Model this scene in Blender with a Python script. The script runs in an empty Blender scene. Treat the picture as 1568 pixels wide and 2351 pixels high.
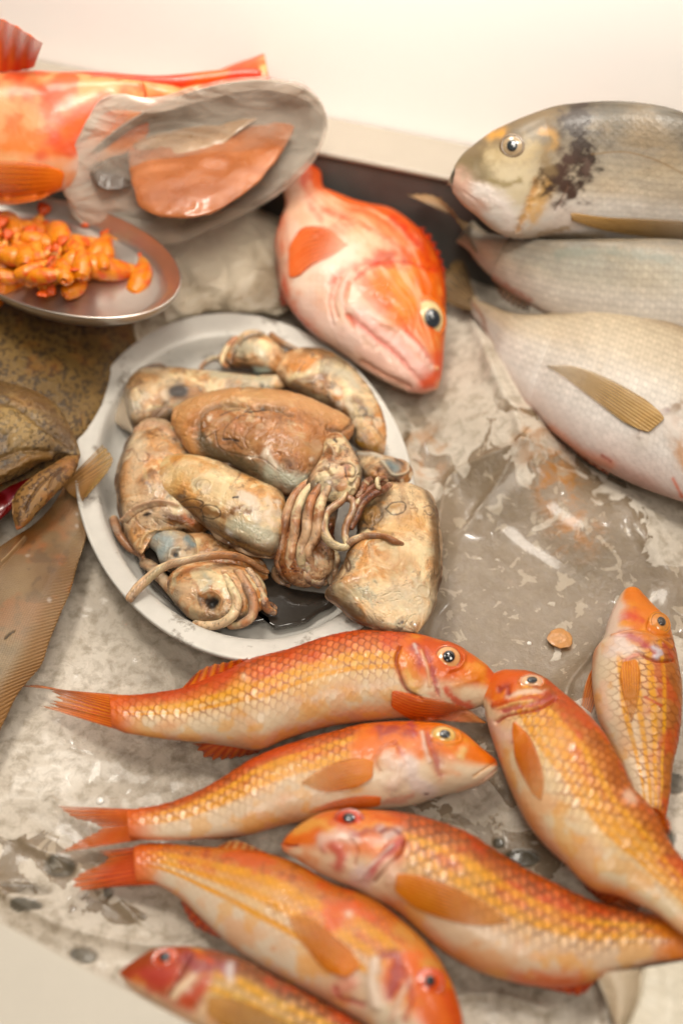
import bpy, math, random
import numpy as np
from mathutils import Vector
from mathutils.bvhtree import BVHTree

random.seed(4)
RNG = np.random.RandomState(7)
scene = bpy.context.scene
COL = scene.collection

# ------------------------------------------------------------------ camera model
TH = math.radians(52.0)
DIST = 0.70
F = 784 * 50 / 12.0
CAM = np.array([0, -DIST * math.cos(TH), DIST * math.sin(TH)])
FWD = np.array([0, math.cos(TH), -math.sin(TH)])
UPV = np.array([0, math.sin(TH), math.cos(TH)])
RT = np.array([1.0, 0, 0])


def rays(p):
    p = np.asarray(p, float)
    d = FWD * F + RT * (p[..., 0:1] - 784) - UPV * (p[..., 1:2] - 1175.5)
    return d


def unproj(p, z):
    d = rays(p)
    z = np.asarray(z, float)
    t = (z - CAM[2]) / d[..., 2]
    return CAM + d * t[..., None]


def proj(P):
    q = P - CAM
    w = q @ FWD
    return np.stack([784 + F * (q @ RT) / w, 1175.5 - F * (q @ UPV) / w], -1)


def depth(P):
    return (P - CAM) @ FWD


class Pts(list):
    k = 1.0


def crop(ox, oy, s):
    def f(*pts):
        q = Pts(((ox + x / s) / 1.1301, (oy + y / s) / 1.1301) for x, y in pts)
        q.k = 1 / (s * 1.1301)
        return q
    return f


c1 = crop(200, 820, 2)
c2 = crop(500, 820, 2)
c3 = crop(40, 1580, 2)
c4 = crop(640, 1580, 2)
c5 = crop(988, 1480, 2)
c6 = crop(240, 2100, 1.568)
cb = crop(886, 150, 1.7698)
i4 = crop(200, 800, 1.568)


def PX(*pts):
    return list(pts)


# ------------------------------------------------------------------ numpy noise
def _hash(i, j, k, seed):
    h = (i * 374761393 + j * 668265263 + k * 2147483647 + seed * 144269504) & 0xFFFFFFFF
    h = (h ^ (h >> 13)) * 1274126177 & 0xFFFFFFFF
    h = h ^ (h >> 16)
    return (h & 0xFFFFFF) / float(0xFFFFFF)


def vnoise(P, seed=0):
    P = np.asarray(P, float)
    I = np.floor(P).astype(np.int64)
    f = P - I
    f = f * f * (3 - 2 * f)
    i, j, k = I[..., 0], I[..., 1], I[..., 2]
    fx, fy, fz = f[..., 0], f[..., 1], f[..., 2]
    out = 0
    for a in (0, 1):
        wa = fx if a else 1 - fx
        for b in (0, 1):
            wb = fy if b else 1 - fy
            for c in (0, 1):
                wc = fz if c else 1 - fz
                out = out + wa * wb * wc * _hash(i + a, j + b, k + c, seed)
    return out


def fbm(P, freq, oct=4, seed=0, gain=0.5):
    s, a, n = 0, 1.0, 0
    P = np.asarray(P) * freq
    for o in range(oct):
        s = s + a * vnoise(P, seed + o * 17)
        n += a
        a *= gain
        P = P * 2.03 + 11.3
    return s / n


def ridged(P, freq, oct=3, seed=0):
    s, a, n = 0, 1.0, 0
    P = np.asarray(P) * freq
    for o in range(oct):
        s = s + a * (1 - np.abs(2 * vnoise(P, seed + o * 31) - 1))
        n += a
        a *= 0.5
        P = P * 2.1 + 5.7
    return s / n


def warp(P, freq, amt, seed=0):
    w = np.stack([fbm(P, freq, 2, seed + 3), fbm(P, freq, 2, seed + 5), fbm(P, freq, 2, seed + 9)], -1)
    return P + (w - 0.5) * amt


def sstep(a, b, x):
    t = np.clip((x - a) / (b - a + 1e-12), 0, 1)
    return t * t * (3 - 2 * t)


def srgb(r, g, b, k=0.66):
    c = np.array([r, g, b], float) / 255.0
    lin = np.where(c <= 0.04045, c / 12.92, ((c + 0.055) / 1.055) ** 2.4)
    lum = lin @ np.array([0.3, 0.6, 0.1])
    lin = np.clip(lum + (lin - lum) * 1.16, 0.002, 1)
    return lin * k


def mix(a, b, t):
    t = np.asarray(t)[..., None] if np.ndim(t) else t
    return a * (1 - t) + b * t


# ------------------------------------------------------------------ curves
def catmull(pts, n=400, dens=None):
    P = np.array(pts, float)
    if len(P) == 2:
        t = np.linspace(0, 1, n)[:, None]
        C = P[0] * (1 - t) + P[1] * t
    else:
        Q = np.vstack([2 * P[0] - P[1], P, 2 * P[-1] - P[-2]])
        out = []
        m = 24
        for i in range(1, len(Q) - 2):
            p0, p1, p2, p3 = Q[i - 1], Q[i], Q[i + 1], Q[i + 2]
            # centripetal knots
            d1 = max(np.linalg.norm(p1 - p0), 1e-6) ** 0.5
            d2 = max(np.linalg.norm(p2 - p1), 1e-6) ** 0.5
            d3 = max(np.linalg.norm(p3 - p2), 1e-6) ** 0.5
            m1 = (p1 - p0) / d1 - (p2 - p0) / (d1 + d2) + (p2 - p1) / d2
            m2 = (p2 - p1) / d2 - (p3 - p1) / (d2 + d3) + (p3 - p2) / d3
            m1 = m1 * d2
            m2 = m2 * d2
            t = np.linspace(0, 1, m, endpoint=False)[:, None]
            out.append((2 * t**3 - 3 * t**2 + 1) * p1 + (t**3 - 2 * t**2 + t) * m1
                       + (-2 * t**3 + 3 * t**2) * p2 + (t**3 - t**2) * m2)
        C = np.vstack(out + [P[-1:]])
    L = np.concatenate([[0], np.cumsum(np.linalg.norm(np.diff(C, axis=0), axis=1))])
    L /= L[-1]
    s = np.linspace(0, 1, n) if dens is None else dens
    return np.stack([np.interp(s, L, C[:, k]) for k in range(C.shape[1])], -1)


def lin(vals, t):
    if np.ndim(vals) == 0:
        return np.full(len(t), float(vals))
    vals = np.array(vals, float)
    if vals.ndim == 2:
        return np.interp(t, vals[:, 0], vals[:, 1])
    x = np.linspace(0, 1, len(vals))
    # smooth interpolation
    i = np.clip(np.searchsorted(x, t, side='right') - 1, 0, len(vals) - 2)
    f = (t - x[i]) / (x[i + 1] - x[i])
    f = f * f * (3 - 2 * f) * 0.5 + f * 0.5
    return vals[i] * (1 - f) + vals[i + 1] * f


def blur1(a, n):
    for _ in range(n):
        b = a.copy()
        b[1:-1] = (a[:-2] + 2 * a[1:-1] + a[2:]) / 4
        a = b
    return a


# ------------------------------------------------------------------ mesh output
def new_obj(name, verts, faces4, mat, parent=None, colors=None, faces3=None, smooth=True):
    """verts (n,3), faces4 (m,4); colour attribute 'Col' per vertex"""
    verts = np.asarray(verts, float)
    me = bpy.data.meshes.new(name)
    f4 = np.asarray(faces4, np.int32).reshape(-1, 4)
    f3 = np.asarray(faces3 if faces3 is not None else [], np.int32).reshape(-1, 3)
    me.vertices.add(len(verts))
    nl = f4.size + f3.size
    me.loops.add(nl)
    me.polygons.add(len(f4) + len(f3))
    origin = np.zeros(3)
    me.vertices.foreach_set('co', (verts - origin).astype(np.float32).ravel())
    me.loops.foreach_set('vertex_index', np.concatenate([f4.ravel(), f3.ravel()]).astype(np.int32))
    st = np.concatenate([np.arange(len(f4)) * 4, f4.size + np.arange(len(f3)) * 3]).astype(np.int32)
    me.polygons.foreach_set('loop_start', st)
    me.update(calc_edges=True)
    me.validate()
    me.polygons.foreach_set('use_smooth', np.full(len(me.polygons), smooth))
    if colors is not None:
        at = me.color_attributes.new('Col', 'FLOAT_COLOR', 'POINT')
        c = np.ones((len(verts), 4), np.float32)
        colors = np.asarray(colors)
        c[:, :colors.shape[1]] = colors
        at.data.foreach_set('color', c.ravel())
    me.materials.append(mat)
    o = bpy.data.objects.new(name, me)
    COL.objects.link(o)
    if parent is not None:
        o.parent = parent
        o.matrix_parent_inverse = parent.matrix_basis.inverted()
    return o


def thing(name, label, cat, loc=(0, 0, 0), group=None):
    o = bpy.data.objects.new(name, None)
    o.empty_display_size = 0.02
    COL.objects.link(o)
    o.location = [float(x) for x in loc]
    o['label'] = label
    o['category'] = cat
    if group:
        o['group'] = group
    return o


def tag(o, label=None, cat=None, group=None, kind=None):
    for k, v in (('label', label), ('category', cat), ('group', group), ('kind', kind)):
        if v:
            o[k] = v
    return o


def grid_normals(G, wrap):
    du = np.gradient(G, axis=0)
    if wrap:
        dv = (np.roll(G, -1, 1) - np.roll(G, 1, 1)) / 2
    else:
        dv = np.gradient(G, axis=1)
    n = np.cross(du, dv)
    l = np.linalg.norm(n, axis=-1, keepdims=True)
    return n / np.maximum(l, 1e-12)


def grid_faces(nu, nv, wrap):
    i = np.arange(nu - 1)[:, None]
    j = np.arange(nv if wrap else nv - 1)[None, :]
    j2 = (j + 1) % nv
    return np.stack([i * nv + j, (i + 1) * nv + j, (i + 1) * nv + j2, i * nv + j2], -1).reshape(-1, 4)


class Body:
    pass


def loft(D, V, z=0.015, ratio=0.55, nu=300, nv=120, p=1.0, tilt=0.0, dens='head', nb=20, comp=True, maxt=None, bot=0.8):
    s = np.linspace(0, 1, nu)
    if dens == 'head':
        t = 0.45 * (1 - np.cos(np.pi * s / 2)) + 0.55 * s
    elif dens == 'both':
        t = 0.5 * (1 - np.cos(np.pi * s)) * 0.6 + 0.4 * s
    else:
        t = s
    a = catmull(D, dens=t)
    b = catmull(V, dens=t)
    zc = lin(z, t)
    tl = lin(tilt, t)
    A = unproj(a, zc + tl)
    B = unproj(b, zc - tl)
    M = (A + B) / 2
    W = (B - A) / 2
    T = np.gradient(M, axis=0)
    T[0], T[-1] = T[2], T[-3]
    T = blur1(T, 12)
    wl = np.linalg.norm(W, axis=1)
    Wd = blur1(W / np.maximum(wl, 1e-6)[:, None], 8)
    N = np.cross(T, Wd)
    N /= np.maximum(np.linalg.norm(N, axis=1, keepdims=True), 1e-12)
    N *= np.sign(N[:, 2:3] + 1e-9)
    N[0], N[-1] = N[2], N[-3]
    N[1], N[-2] = N[2], N[-3]
    N = blur1(N, 10)
    N /= np.maximum(np.linalg.norm(N, axis=1, keepdims=True), 1e-9)
    th = lin(ratio, t) * wl
    if maxt is not None:
        m = lin(maxt, t)
        th = m * np.tanh(th / np.maximum(m, 1e-6))
    if comp:
        dp = depth(M)
        # image-space extent of W and of N*th, in the direction across the body
        pa, pb = proj(A), proj(B)
        e = pb - pa
        el = np.linalg.norm(e, axis=1)
        e = e / np.maximum(el, 1e-6)[:, None]
        pn = proj(M + N * th[:, None]) - proj(M)
        hn = np.abs((pn * e).sum(1))
        r = np.clip(hn / np.maximum(el / 2, 1e-6), 0, 0.8)
        W = W * np.sqrt(1 - r * r)[:, None]
    ft = np.linspace(0, np.pi, nv)
    fb = np.linspace(np.pi, 2 * np.pi, nb + 2)[1:-1]
    ph = np.concatenate([ft, fb])
    v = -np.cos(ph)
    sn = np.sin(ph)
    h = np.sign(sn) * np.abs(sn) ** p
    h = np.where(h < 0, h * bot, h)
    G = M[:, None] + W[:, None] * v[None, :, None] + N[:, None] * (th[:, None] * h[None])[..., None]
    o = Body()
    o.G = G
    o.u = np.repeat(t[:, None], len(ph), 1)
    o.v = np.repeat(v[None], nu, 0)
    o.top = np.repeat((sn >= -1e-6)[None], nu, 0)
    L = np.concatenate([[0], np.cumsum(np.linalg.norm(np.diff(M, axis=0), axis=1))])
    o.s = np.repeat(L[:, None], len(ph), 1)
    dv = np.linalg.norm(np.roll(G, -1, 1) - G, axis=-1)
    w = np.concatenate([np.zeros((nu, 1)), np.cumsum(dv, 1)[:, :-1]], 1)
    mid = w[:, nv // 2:nv // 2 + 1]
    o.w = w - mid
    o.n = grid_normals(G, True)
    c = G.mean(axis=1, keepdims=True)
    if ((G - c) * o.n).sum() < 0:
        o.n = -o.n
        o.flip = True
    else:
        o.flip = False
    o.px = proj(G)
    o.rest = G.copy()
    o.col = np.zeros(G.shape)
    o.disp = np.zeros(G.shape[:2])
    return o


def paint(o, strokes):
    """strokes: (points px, width px, rgb or None, strength, displacement m, roughness of edge)"""
    vis = ((CAM - o.G) * o.n).sum(-1) > 0
    nz = None
    for st in strokes:
        pts, wd, rgb, k, dz = st[:5]
        rough = st[5] if len(st) > 5 else 0.35
        wd = wd * (1.3 * pts.k if isinstance(pts, Pts) else 1.0)
        pts = np.array(pts, float)
        lo, hi = pts.min(0) - wd * 2.5, pts.max(0) + wd * 2.5
        m = vis & (o.px[..., 0] > lo[0]) & (o.px[..., 0] < hi[0]) & (o.px[..., 1] > lo[1]) & (o.px[..., 1] < hi[1])
        if not m.any():
            continue
        q = o.px[m]
        if len(pts) == 1:
            d = np.linalg.norm(q - pts[0], axis=1)
        else:
            if len(pts) > 2:
                pts = catmull(pts, 24)
            d = np.full(len(q), 1e9)
            for a, b in zip(pts[:-1], pts[1:]):
                ab = b - a
                t = np.clip(((q - a) @ ab) / max(ab @ ab, 1e-9), 0, 1)
                d = np.minimum(d, np.linalg.norm(q - a - t[:, None] * ab, axis=1))
        P = o.rest[m]
        nn = fbm(P, 420 if wd < 14 else 240, 3, 5) - 0.5
        d = d + nn * wd * rough * 2
        g = np.exp(-np.maximum(d, 0) ** 2 / (2 * (wd * 0.5) ** 2))
        if rgb is not None:
            c = srgb(*rgb)
            o.col[m] = mix(o.col[m], c * (0.9 + 0.2 * (nn[:, None] + 0.5)), np.clip(g * k * 1.15, 0, 1) if k > 0 else 0)
        if dz:
            o.disp[m] += g * dz


def body_bvh(o, st=3):
    G = o.G + o.n * o.disp[..., None]
    g = G[::st, ::2]
    nu, nv = g.shape[:2]
    f = grid_faces(nu, nv, True)
    return BVHTree.FromPolygons([tuple(x) for x in g.reshape(-1, 3)], [tuple(int(i) for i in x) for x in f])


def build(o, name, mat, parent=None, label=None):
    G = o.G + o.n * o.disp[..., None]
    nu, nv = G.shape[:2]
    V = G.reshape(-1, 3)
    C = np.clip(o.col.reshape(-1, 3), 0.001, 1)
    f = grid_faces(nu, nv, True)
    V2 = np.vstack([V, G[0].mean(0), G[-1].mean(0)])
    C2 = np.vstack([C, C[:nv].mean(0), C[-nv:].mean(0)])
    j = np.arange(nv)
    j2 = (j + 1) % nv
    t0 = np.stack([np.full(nv, nu * nv), j, j2], -1)
    t1 = np.stack([np.full(nv, nu * nv + 1), (nu - 1) * nv + j2, (nu - 1) * nv + j], -1)
    t = np.vstack([t0, t1])
    if o.flip:
        f = f[:, ::-1]
        t = t[:, ::-1]
    ob = new_obj(name, V2, f, mat, parent, C2, t)
    if label:
        ob['label'] = label
    return ob


def tube(pts, r, z, nu=90, nv=20, flat=1.0):
    if isinstance(pts, Pts):
        r = [v * pts.k * 1.3 for v in r]
    s = np.linspace(0, 1, nu)
    t = 0.5 * (1 - np.cos(np.pi * s)) * 0.5 + 0.5 * s
    c = catmull(pts, dens=t)
    M = unproj(c, lin(z, t))
    rad = lin(r, t) * depth(M) / F
    e = np.minimum(np.arange(nu), np.arange(nu)[::-1])
    L = np.concatenate([[0], np.cumsum(np.linalg.norm(np.diff(M, axis=0), axis=1))])
    de = np.minimum(L, L[-1] - L)
    rad = rad * np.sqrt(np.clip(1 - (1 - np.clip(de / np.maximum(rad, 1e-6), 0, 1)) ** 2, 0.0004, 1))
    T = blur1(np.gradient(M, axis=0), 3)
    T /= np.linalg.norm(T, axis=1, keepdims=True)
    S = np.cross(T, np.array([0, 0, 1.0]))
    S /= np.maximum(np.linalg.norm(S, axis=1, keepdims=True), 1e-6)
    U = np.cross(S, T)
    ph = np.linspace(0, 2 * np.pi, nv, endpoint=False)
    G = M[:, None] + rad[:, None, None] * (S[:, None] * np.cos(ph)[None, :, None] + U[:, None] * np.sin(ph)[None, :, None] * flat)
    o = Body()
    o.G = G
    o.u = np.repeat(t[:, None], nv, 1)
    o.v = np.repeat(np.cos(ph)[None], nu, 0)
    o.top = np.repeat((np.sin(ph) > 0)[None], nu, 0)
    o.s = np.repeat(L[:, None], nv, 1)
    o.w = np.repeat(ph[None], nu, 0) * rad[:, None]
    o.n = grid_normals(G, True)
    cc = G.mean(axis=1, keepdims=True)
    o.flip = ((G - cc) * o.n).sum() < 0
    if o.flip:
        o.n = -o.n
    o.px = proj(G)
    o.rest = G.copy()
    o.col = np.zeros(G.shape)
    o.disp = np.zeros(G.shape[:2])
    return o


def sheet(E0, E1, z0=0.01, z1=0.01, rays_n=16, across=True, body=None, off=0.0006, thick=0.00022, rough=0.1,
          n=140, m=40, amp=0.00010, colf=None, name='fin', mat=None, parent=None, label=None, seed=0, lift=0.0):
    """thin membrane between two traced edges.  across: rays run from E0 to E1, else along the edges."""
    t = np.linspace(0, 1, n)
    a = catmull(E0, dens=t)
    b = catmull(E1, dens=t)
    w = np.linspace(0, 1, m)
    if across:
        rag = 1 - rough * np.abs(np.sin(t * rays_n * math.pi + seed)) * (0.4 + vnoise(np.stack([t * rays_n, t * 0, t * 0], -1), seed))
        ww = w[None] * rag[:, None]
    else:
        ww = np.repeat(w[None], n, 0)
    if not across:
        ww = 0.5 + (ww - 0.5) * (0.5 + 0.5 * np.sqrt(np.clip(t / 0.22, 0, 1)))[:, None]
    G2 = a[:, None] * (1 - ww[..., None]) + b[:, None] * ww[..., None]
    zz = lin(z0, t)[:, None] * (1 - ww) + lin(z1, t)[:, None] * ww
    if body is not None:
        bv = body_bvh(body)
        zh = np.full(G2.shape[:2], np.nan)
        D = rays(G2)
        C = Vector(CAM)
        for i in range(0, n, 2):
            for j in range(0, m, 2):
                h = bv.ray_cast(C, Vector(D[i, j]).normalized())
                if h[0] is not None:
                    zh[i, j] = h[0].z
        # spread
        zh[1:-1:2] = np.where(np.isnan(zh[1:-1:2]), zh[0:-2:2][:len(zh[1:-1:2])], zh[1:-1:2])
        zh[-1] = np.where(np.isnan(zh[-1]), zh[-2], zh[-1])
        zh[:, 1::2] = np.where(np.isnan(zh[:, 1::2]), zh[:, 0::2][:, :zh[:, 1::2].shape[1]], zh[:, 1::2])
        ok = ~np.isnan(zh)
        if ok.any():
            zf = np.where(ok, zh, 0)
            wgt = ok.astype(float)
            for _ in range(60):
                zp = np.pad(zf * wgt, 1, mode='edge')
                wp = np.pad(wgt, 1, mode='edge')
                sw = wp[:-2, 1:-1] + wp[2:, 1:-1] + wp[1:-1, :-2] + wp[1:-1, 2:]
                sz = zp[:-2, 1:-1] + zp[2:, 1:-1] + zp[1:-1, :-2] + zp[1:-1, 2:]
                fill = (~ok) & (sw > 0.01)
                zf = np.where(fill, sz / np.maximum(sw, 1e-9), zf)
                wgt = np.where(fill, 1.0, wgt)
            zf = np.where(wgt > 0, zf, zz)
            for _ in range(6):
                zp = np.pad(zf, 1, mode='edge')
                zf = (zp[:-2, 1:-1] + zp[2:, 1:-1] + zp[1:-1, :-2] + zp[1:-1, 2:] + 2 * zp[1:-1, 1:-1]) / 6
            zz = zf + off * 0.45 + 0.0003 * np.sin(np.pi * w)[None] * 0.5
            lf = t[:, None] if not across else ww
            zz = zz + lift * lf
    G = unproj(G2, zz)
    ray = (t[:, None] + 0 * ww) if across else (ww + 0 * t[:, None])
    al = ww if across else (t[:, None] + 0 * ww)
    rayv = np.cos(ray * rays_n * 2 * np.pi)
    nr = grid_normals(G, False)
    if (nr[..., 2].mean()) < 0:
        nr = -nr
    G = G + nr * (rayv * amp * np.sin(np.pi * np.clip(ray, 0, 1))[..., ] )[..., None]
    edge = np.minimum(1, 8 * np.minimum(ray, 1 - ray)) * np.minimum(1, (1 - al) * 6 + 0.2)
    top = G + nr * (thick * (0.15 + edge))[..., None]
    bot = G - nr * (thick * (0.15 + edge))[..., None]
    if colf is None:
        colf = fin_color((235, 135, 55), (215, 95, 35))
    c = colf(ray, al, rayv, G)
    f = grid_faces(n, m, False)
    N = n * m
    idx = np.arange(N).reshape(n, m)
    e = np.concatenate([idx[0, :], idx[1:, -1], idx[-1, ::-1][1:], idx[::-1, 0][1:-1]])
    e2 = np.roll(e, -1)
    side = np.stack([e, e2, e2 + N, e + N], -1)
    faces = np.vstack([f, f[:, ::-1] + N, side])
    V = np.vstack([top.reshape(-1, 3), bot.reshape(-1, 3)])
    av = 1 - 0.40 * sstep(0.15, 1.0, al) - 0.22 * np.clip(0.5 - 0.5 * rayv, 0, 1) * sstep(0.0, 0.4, al) - 0.2 * sstep(0.12, 0.0, np.minimum(ray, 1 - ray))
    if body is not None:
        av = av - 0.22 * sstep(0.05, 0.5, al)
    C4 = np.concatenate([c, np.clip(av, 0.2, 1)[..., None]], -1).reshape(-1, 4)
    C = np.vstack([C4] * 2)
    ob = new_obj(name, V, faces, mat or M['fin'], parent, np.clip(C, 0.001, 1))
    if label:
        ob['label'] = label
    return ob


def fin_color(base, dark, pale=None, k=0.9, seed=0):
    def f(ray, al, rv, G):
        c = mix(srgb(*base), srgb(*dark), np.clip((0.5 - 0.5 * rv) * k + 0.6 * (fbm(G, 300, 3, seed) - 0.4), 0, 1))
        c = mix(c, srgb(*dark), sstep(0.25, 0.0, al) * 0.08)
        if pale is not None:
            c = mix(c, srgb(*pale), sstep(0.5, 1.0, al) * 0.7)
        return c
    return f


def eye(center, rx, ry, rot, rp, bv, parent, iris=(250, 215, 165), ring=(225, 110, 50), pupil=(38, 40, 44), inner=None,
        pc=None, lid=True, fallback=None, face=0.4):
    """an eyeball dome set into the head, rings traced as ellipses; pupil is a child"""
    C = Vector(CAM)
    h = bv.ray_cast(C, Vector(rays(np.array(center))).normalized())
    if h[0] is None:
        P = unproj(np.array(center), fallback or 0.03)
        n = -rays(np.array(center))
        n /= np.linalg.norm(n)
    else:
        P = np.array(h[0])
        n = np.array(h[1])
        vd = CAM - P
        vd /= np.linalg.norm(vd)
        if n @ vd < 0:
            n = -n
        n = n * (1 - face) + vd * face
        n /= np.linalg.norm(n)
    def onplane(px, pt):
        d = rays(px)
        t = ((pt - CAM) @ n) / (d @ n)
        return CAM + d * t[..., None]
    K = 48
    a = np.linspace(0, 2 * np.pi, K, endpoint=False)
    ca, sa = math.cos(rot), math.sin(rot)

    def ring_pts(f, cc, rx_=rx, ry_=ry):
        x, y = np.cos(a) * rx_ * f, np.sin(a) * ry_ * f
        return np.stack([cc[0] + x * ca - y * sa, cc[1] + x * sa + y * ca], -1)
    R = rx * depth(P) / F
    rx, ry = rx * 1.28, ry * 1.28
    prof = [(1.22, -0.16), (1.12, 0.02), (1.0, 0.12), (0.95, 0.05), (0.91, 0.10), (0.75, 0.22), (0.6, 0.30), (0.45, 0.36), (0.25, 0.41), (0.02, 0.43)]
    cols = [ring, ring, ring, tuple(int(v * 0.55) for v in ring), iris, iris, iris, inner or iris, inner or iris, inner or iris]
    G, Cc = [], []
    for (f, hgt), cl in zip(prof, cols):
        q = onplane(ring_pts(f, center), P) + n * R * hgt * 0.62
        G.append(q)
        cl = srgb(*cl) * np.ones((K, 3))
        Cc.append(cl * (0.86 + 0.28 * fbm(q, 900, 2, 3))[:, None])
    G = np.array(G)
    Cc = np.array(Cc)
    f = grid_faces(len(prof), K, True)
    V = np.vstack([G.reshape(-1, 3), G[-1].mean(0)])
    CC = np.vstack([Cc.reshape(-1, 3), Cc[-1, 0]])
    N0 = (len(prof) - 1) * K
    j = np.arange(K)
    tri = np.stack([np.full(K, len(prof) * K), N0 + j, N0 + (j + 1) % K], -1)
    ob = new_obj('eye', V, f, M['eye'], parent, np.clip(CC, 0.001, 1), tri)
    # pupil
    pcx = pc or center
    pr = [(1.0, 0.36), (0.97, 0.50), (0.7, 0.56), (0.35, 0.60), (0.02, 0.61)]
    G = np.array([onplane(ring_pts(f_, pcx, rp[0], rp[1]), P) + n * R * hg * 0.66 for f_, hg in pr])
    V = np.vstack([G.reshape(-1, 3), G[-1].mean(0)])
    f = grid_faces(len(pr), K, True)
    N0 = (len(pr) - 1) * K
    tri = np.stack([np.full(K, len(pr) * K), N0 + j, N0 + (j + 1) % K], -1)
    CC = np.ones((len(V), 3)) * srgb(*pupil)
    new_obj('pupil', V, f, M['pupil'], ob, CC, tri)
    return ob


# ------------------------------------------------------------------ materials
M = {}


def mat(name):
    m = bpy.data.materials.new(name)
    m.use_nodes = True
    nt = m.node_tree
    b = nt.nodes['Principled BSDF']
    return m, nt, b


def N_(nt, t, **kw):
    n = nt.nodes.new(t)
    for k, v in kw.items():
        setattr(n, k, v)
    return n


def skin_mat(name, rough=0.3, coat=0.35, sss=0.0, bump=0.25, bscale=900, spec=0.5, alpha=1.0, trans=0.0, rvar=0.2, coatr=0.12, bdist=0.0006, sssr=(1, .5, .3)):
    m, nt, b = mat(name)
    at = N_(nt, 'ShaderNodeVertexColor', layer_name='Col')
    nt.links.new(at.outputs[0], b.inputs['Base Color'])
    tc = N_(nt, 'ShaderNodeTexCoord')
    n1 = N_(nt, 'ShaderNodeTexNoise')
    n1.inputs['Scale'].default_value = bscale
    n1.inputs['Detail'].default_value = 4
    nt.links.new(tc.outputs['Object'], n1.inputs['Vector'])
    bp = N_(nt, 'ShaderNodeBump')
    bp.inputs['Strength'].default_value = bump
    bp.inputs['Distance'].default_value = bdist
    nt.links.new(n1.outputs[0], bp.inputs['Height'])
    nt.links.new(bp.outputs[0], b.inputs['Normal'])
    n2 = N_(nt, 'ShaderNodeTexNoise')
    n2.inputs['Scale'].default_value = 90
    n2.inputs['Detail'].default_value = 3
    nt.links.new(tc.outputs['Object'], n2.inputs['Vector'])
    mr = N_(nt, 'ShaderNodeMapRange')
    mr.inputs['To Min'].default_value = max(rough - rvar, 0.05)
    mr.inputs['To Max'].default_value = rough + rvar
    nt.links.new(n2.outputs[0], mr.inputs['Value'])
    nt.links.new(mr.outputs[0], b.inputs['Roughness'])
    b.inputs['Specular IOR Level'].default_value = spec
    b.inputs['Coat Weight'].default_value = coat
    b.inputs['Coat Roughness'].default_value = coatr
    if sss > 0:
        b.inputs['Subsurface Weight'].default_value = sss
        b.inputs['Subsurface Radius'].default_value = sssr
        b.inputs['Subsurface Scale'].default_value = 0.003
    if alpha < 1:
        nt.links.new(at.outputs[1], b.inputs['Alpha'])
    M[name] = m
    return m


skin_mat('fish', 0.42, 0.22, 0.05, 0.3, 500, spec=0.4, coatr=0.14)
skin_mat('fin', 0.45, 0.08, 0.0, 0.1, 600, alpha=0.80, spec=0.35)
skin_mat('bream', 0.48, 0.10, 0.03, 0.2, 900, spec=0.4, coatr=0.2)
skin_mat('squid', 0.42, 0.3, 0.18, 0.35, 300, bdist=0.0009, spec=0.4, coatr=0.16)
skin_mat('flat', 0.5, 0.1, 0.0, 0.5, 900, spec=0.4, coatr=0.2)
skin_mat('shrimp', 0.4, 0.15, 0.05, 0.4, 500)
skin_mat('fillet', 0.3, 0.4, 0.05, 0.3, 300)
skin_mat('bagskin', 0.5, 0.12, 0.0, 0.6, 160, bdist=0.003, coatr=0.2)
skin_mat('eye', 0.2, 0.8, 0.0, 0.05, 900, coatr=0.04)
skin_mat('pupil', 0.12, 1.0, 0.0, 0.0, 900, coatr=0.02, rvar=0.02)


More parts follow.
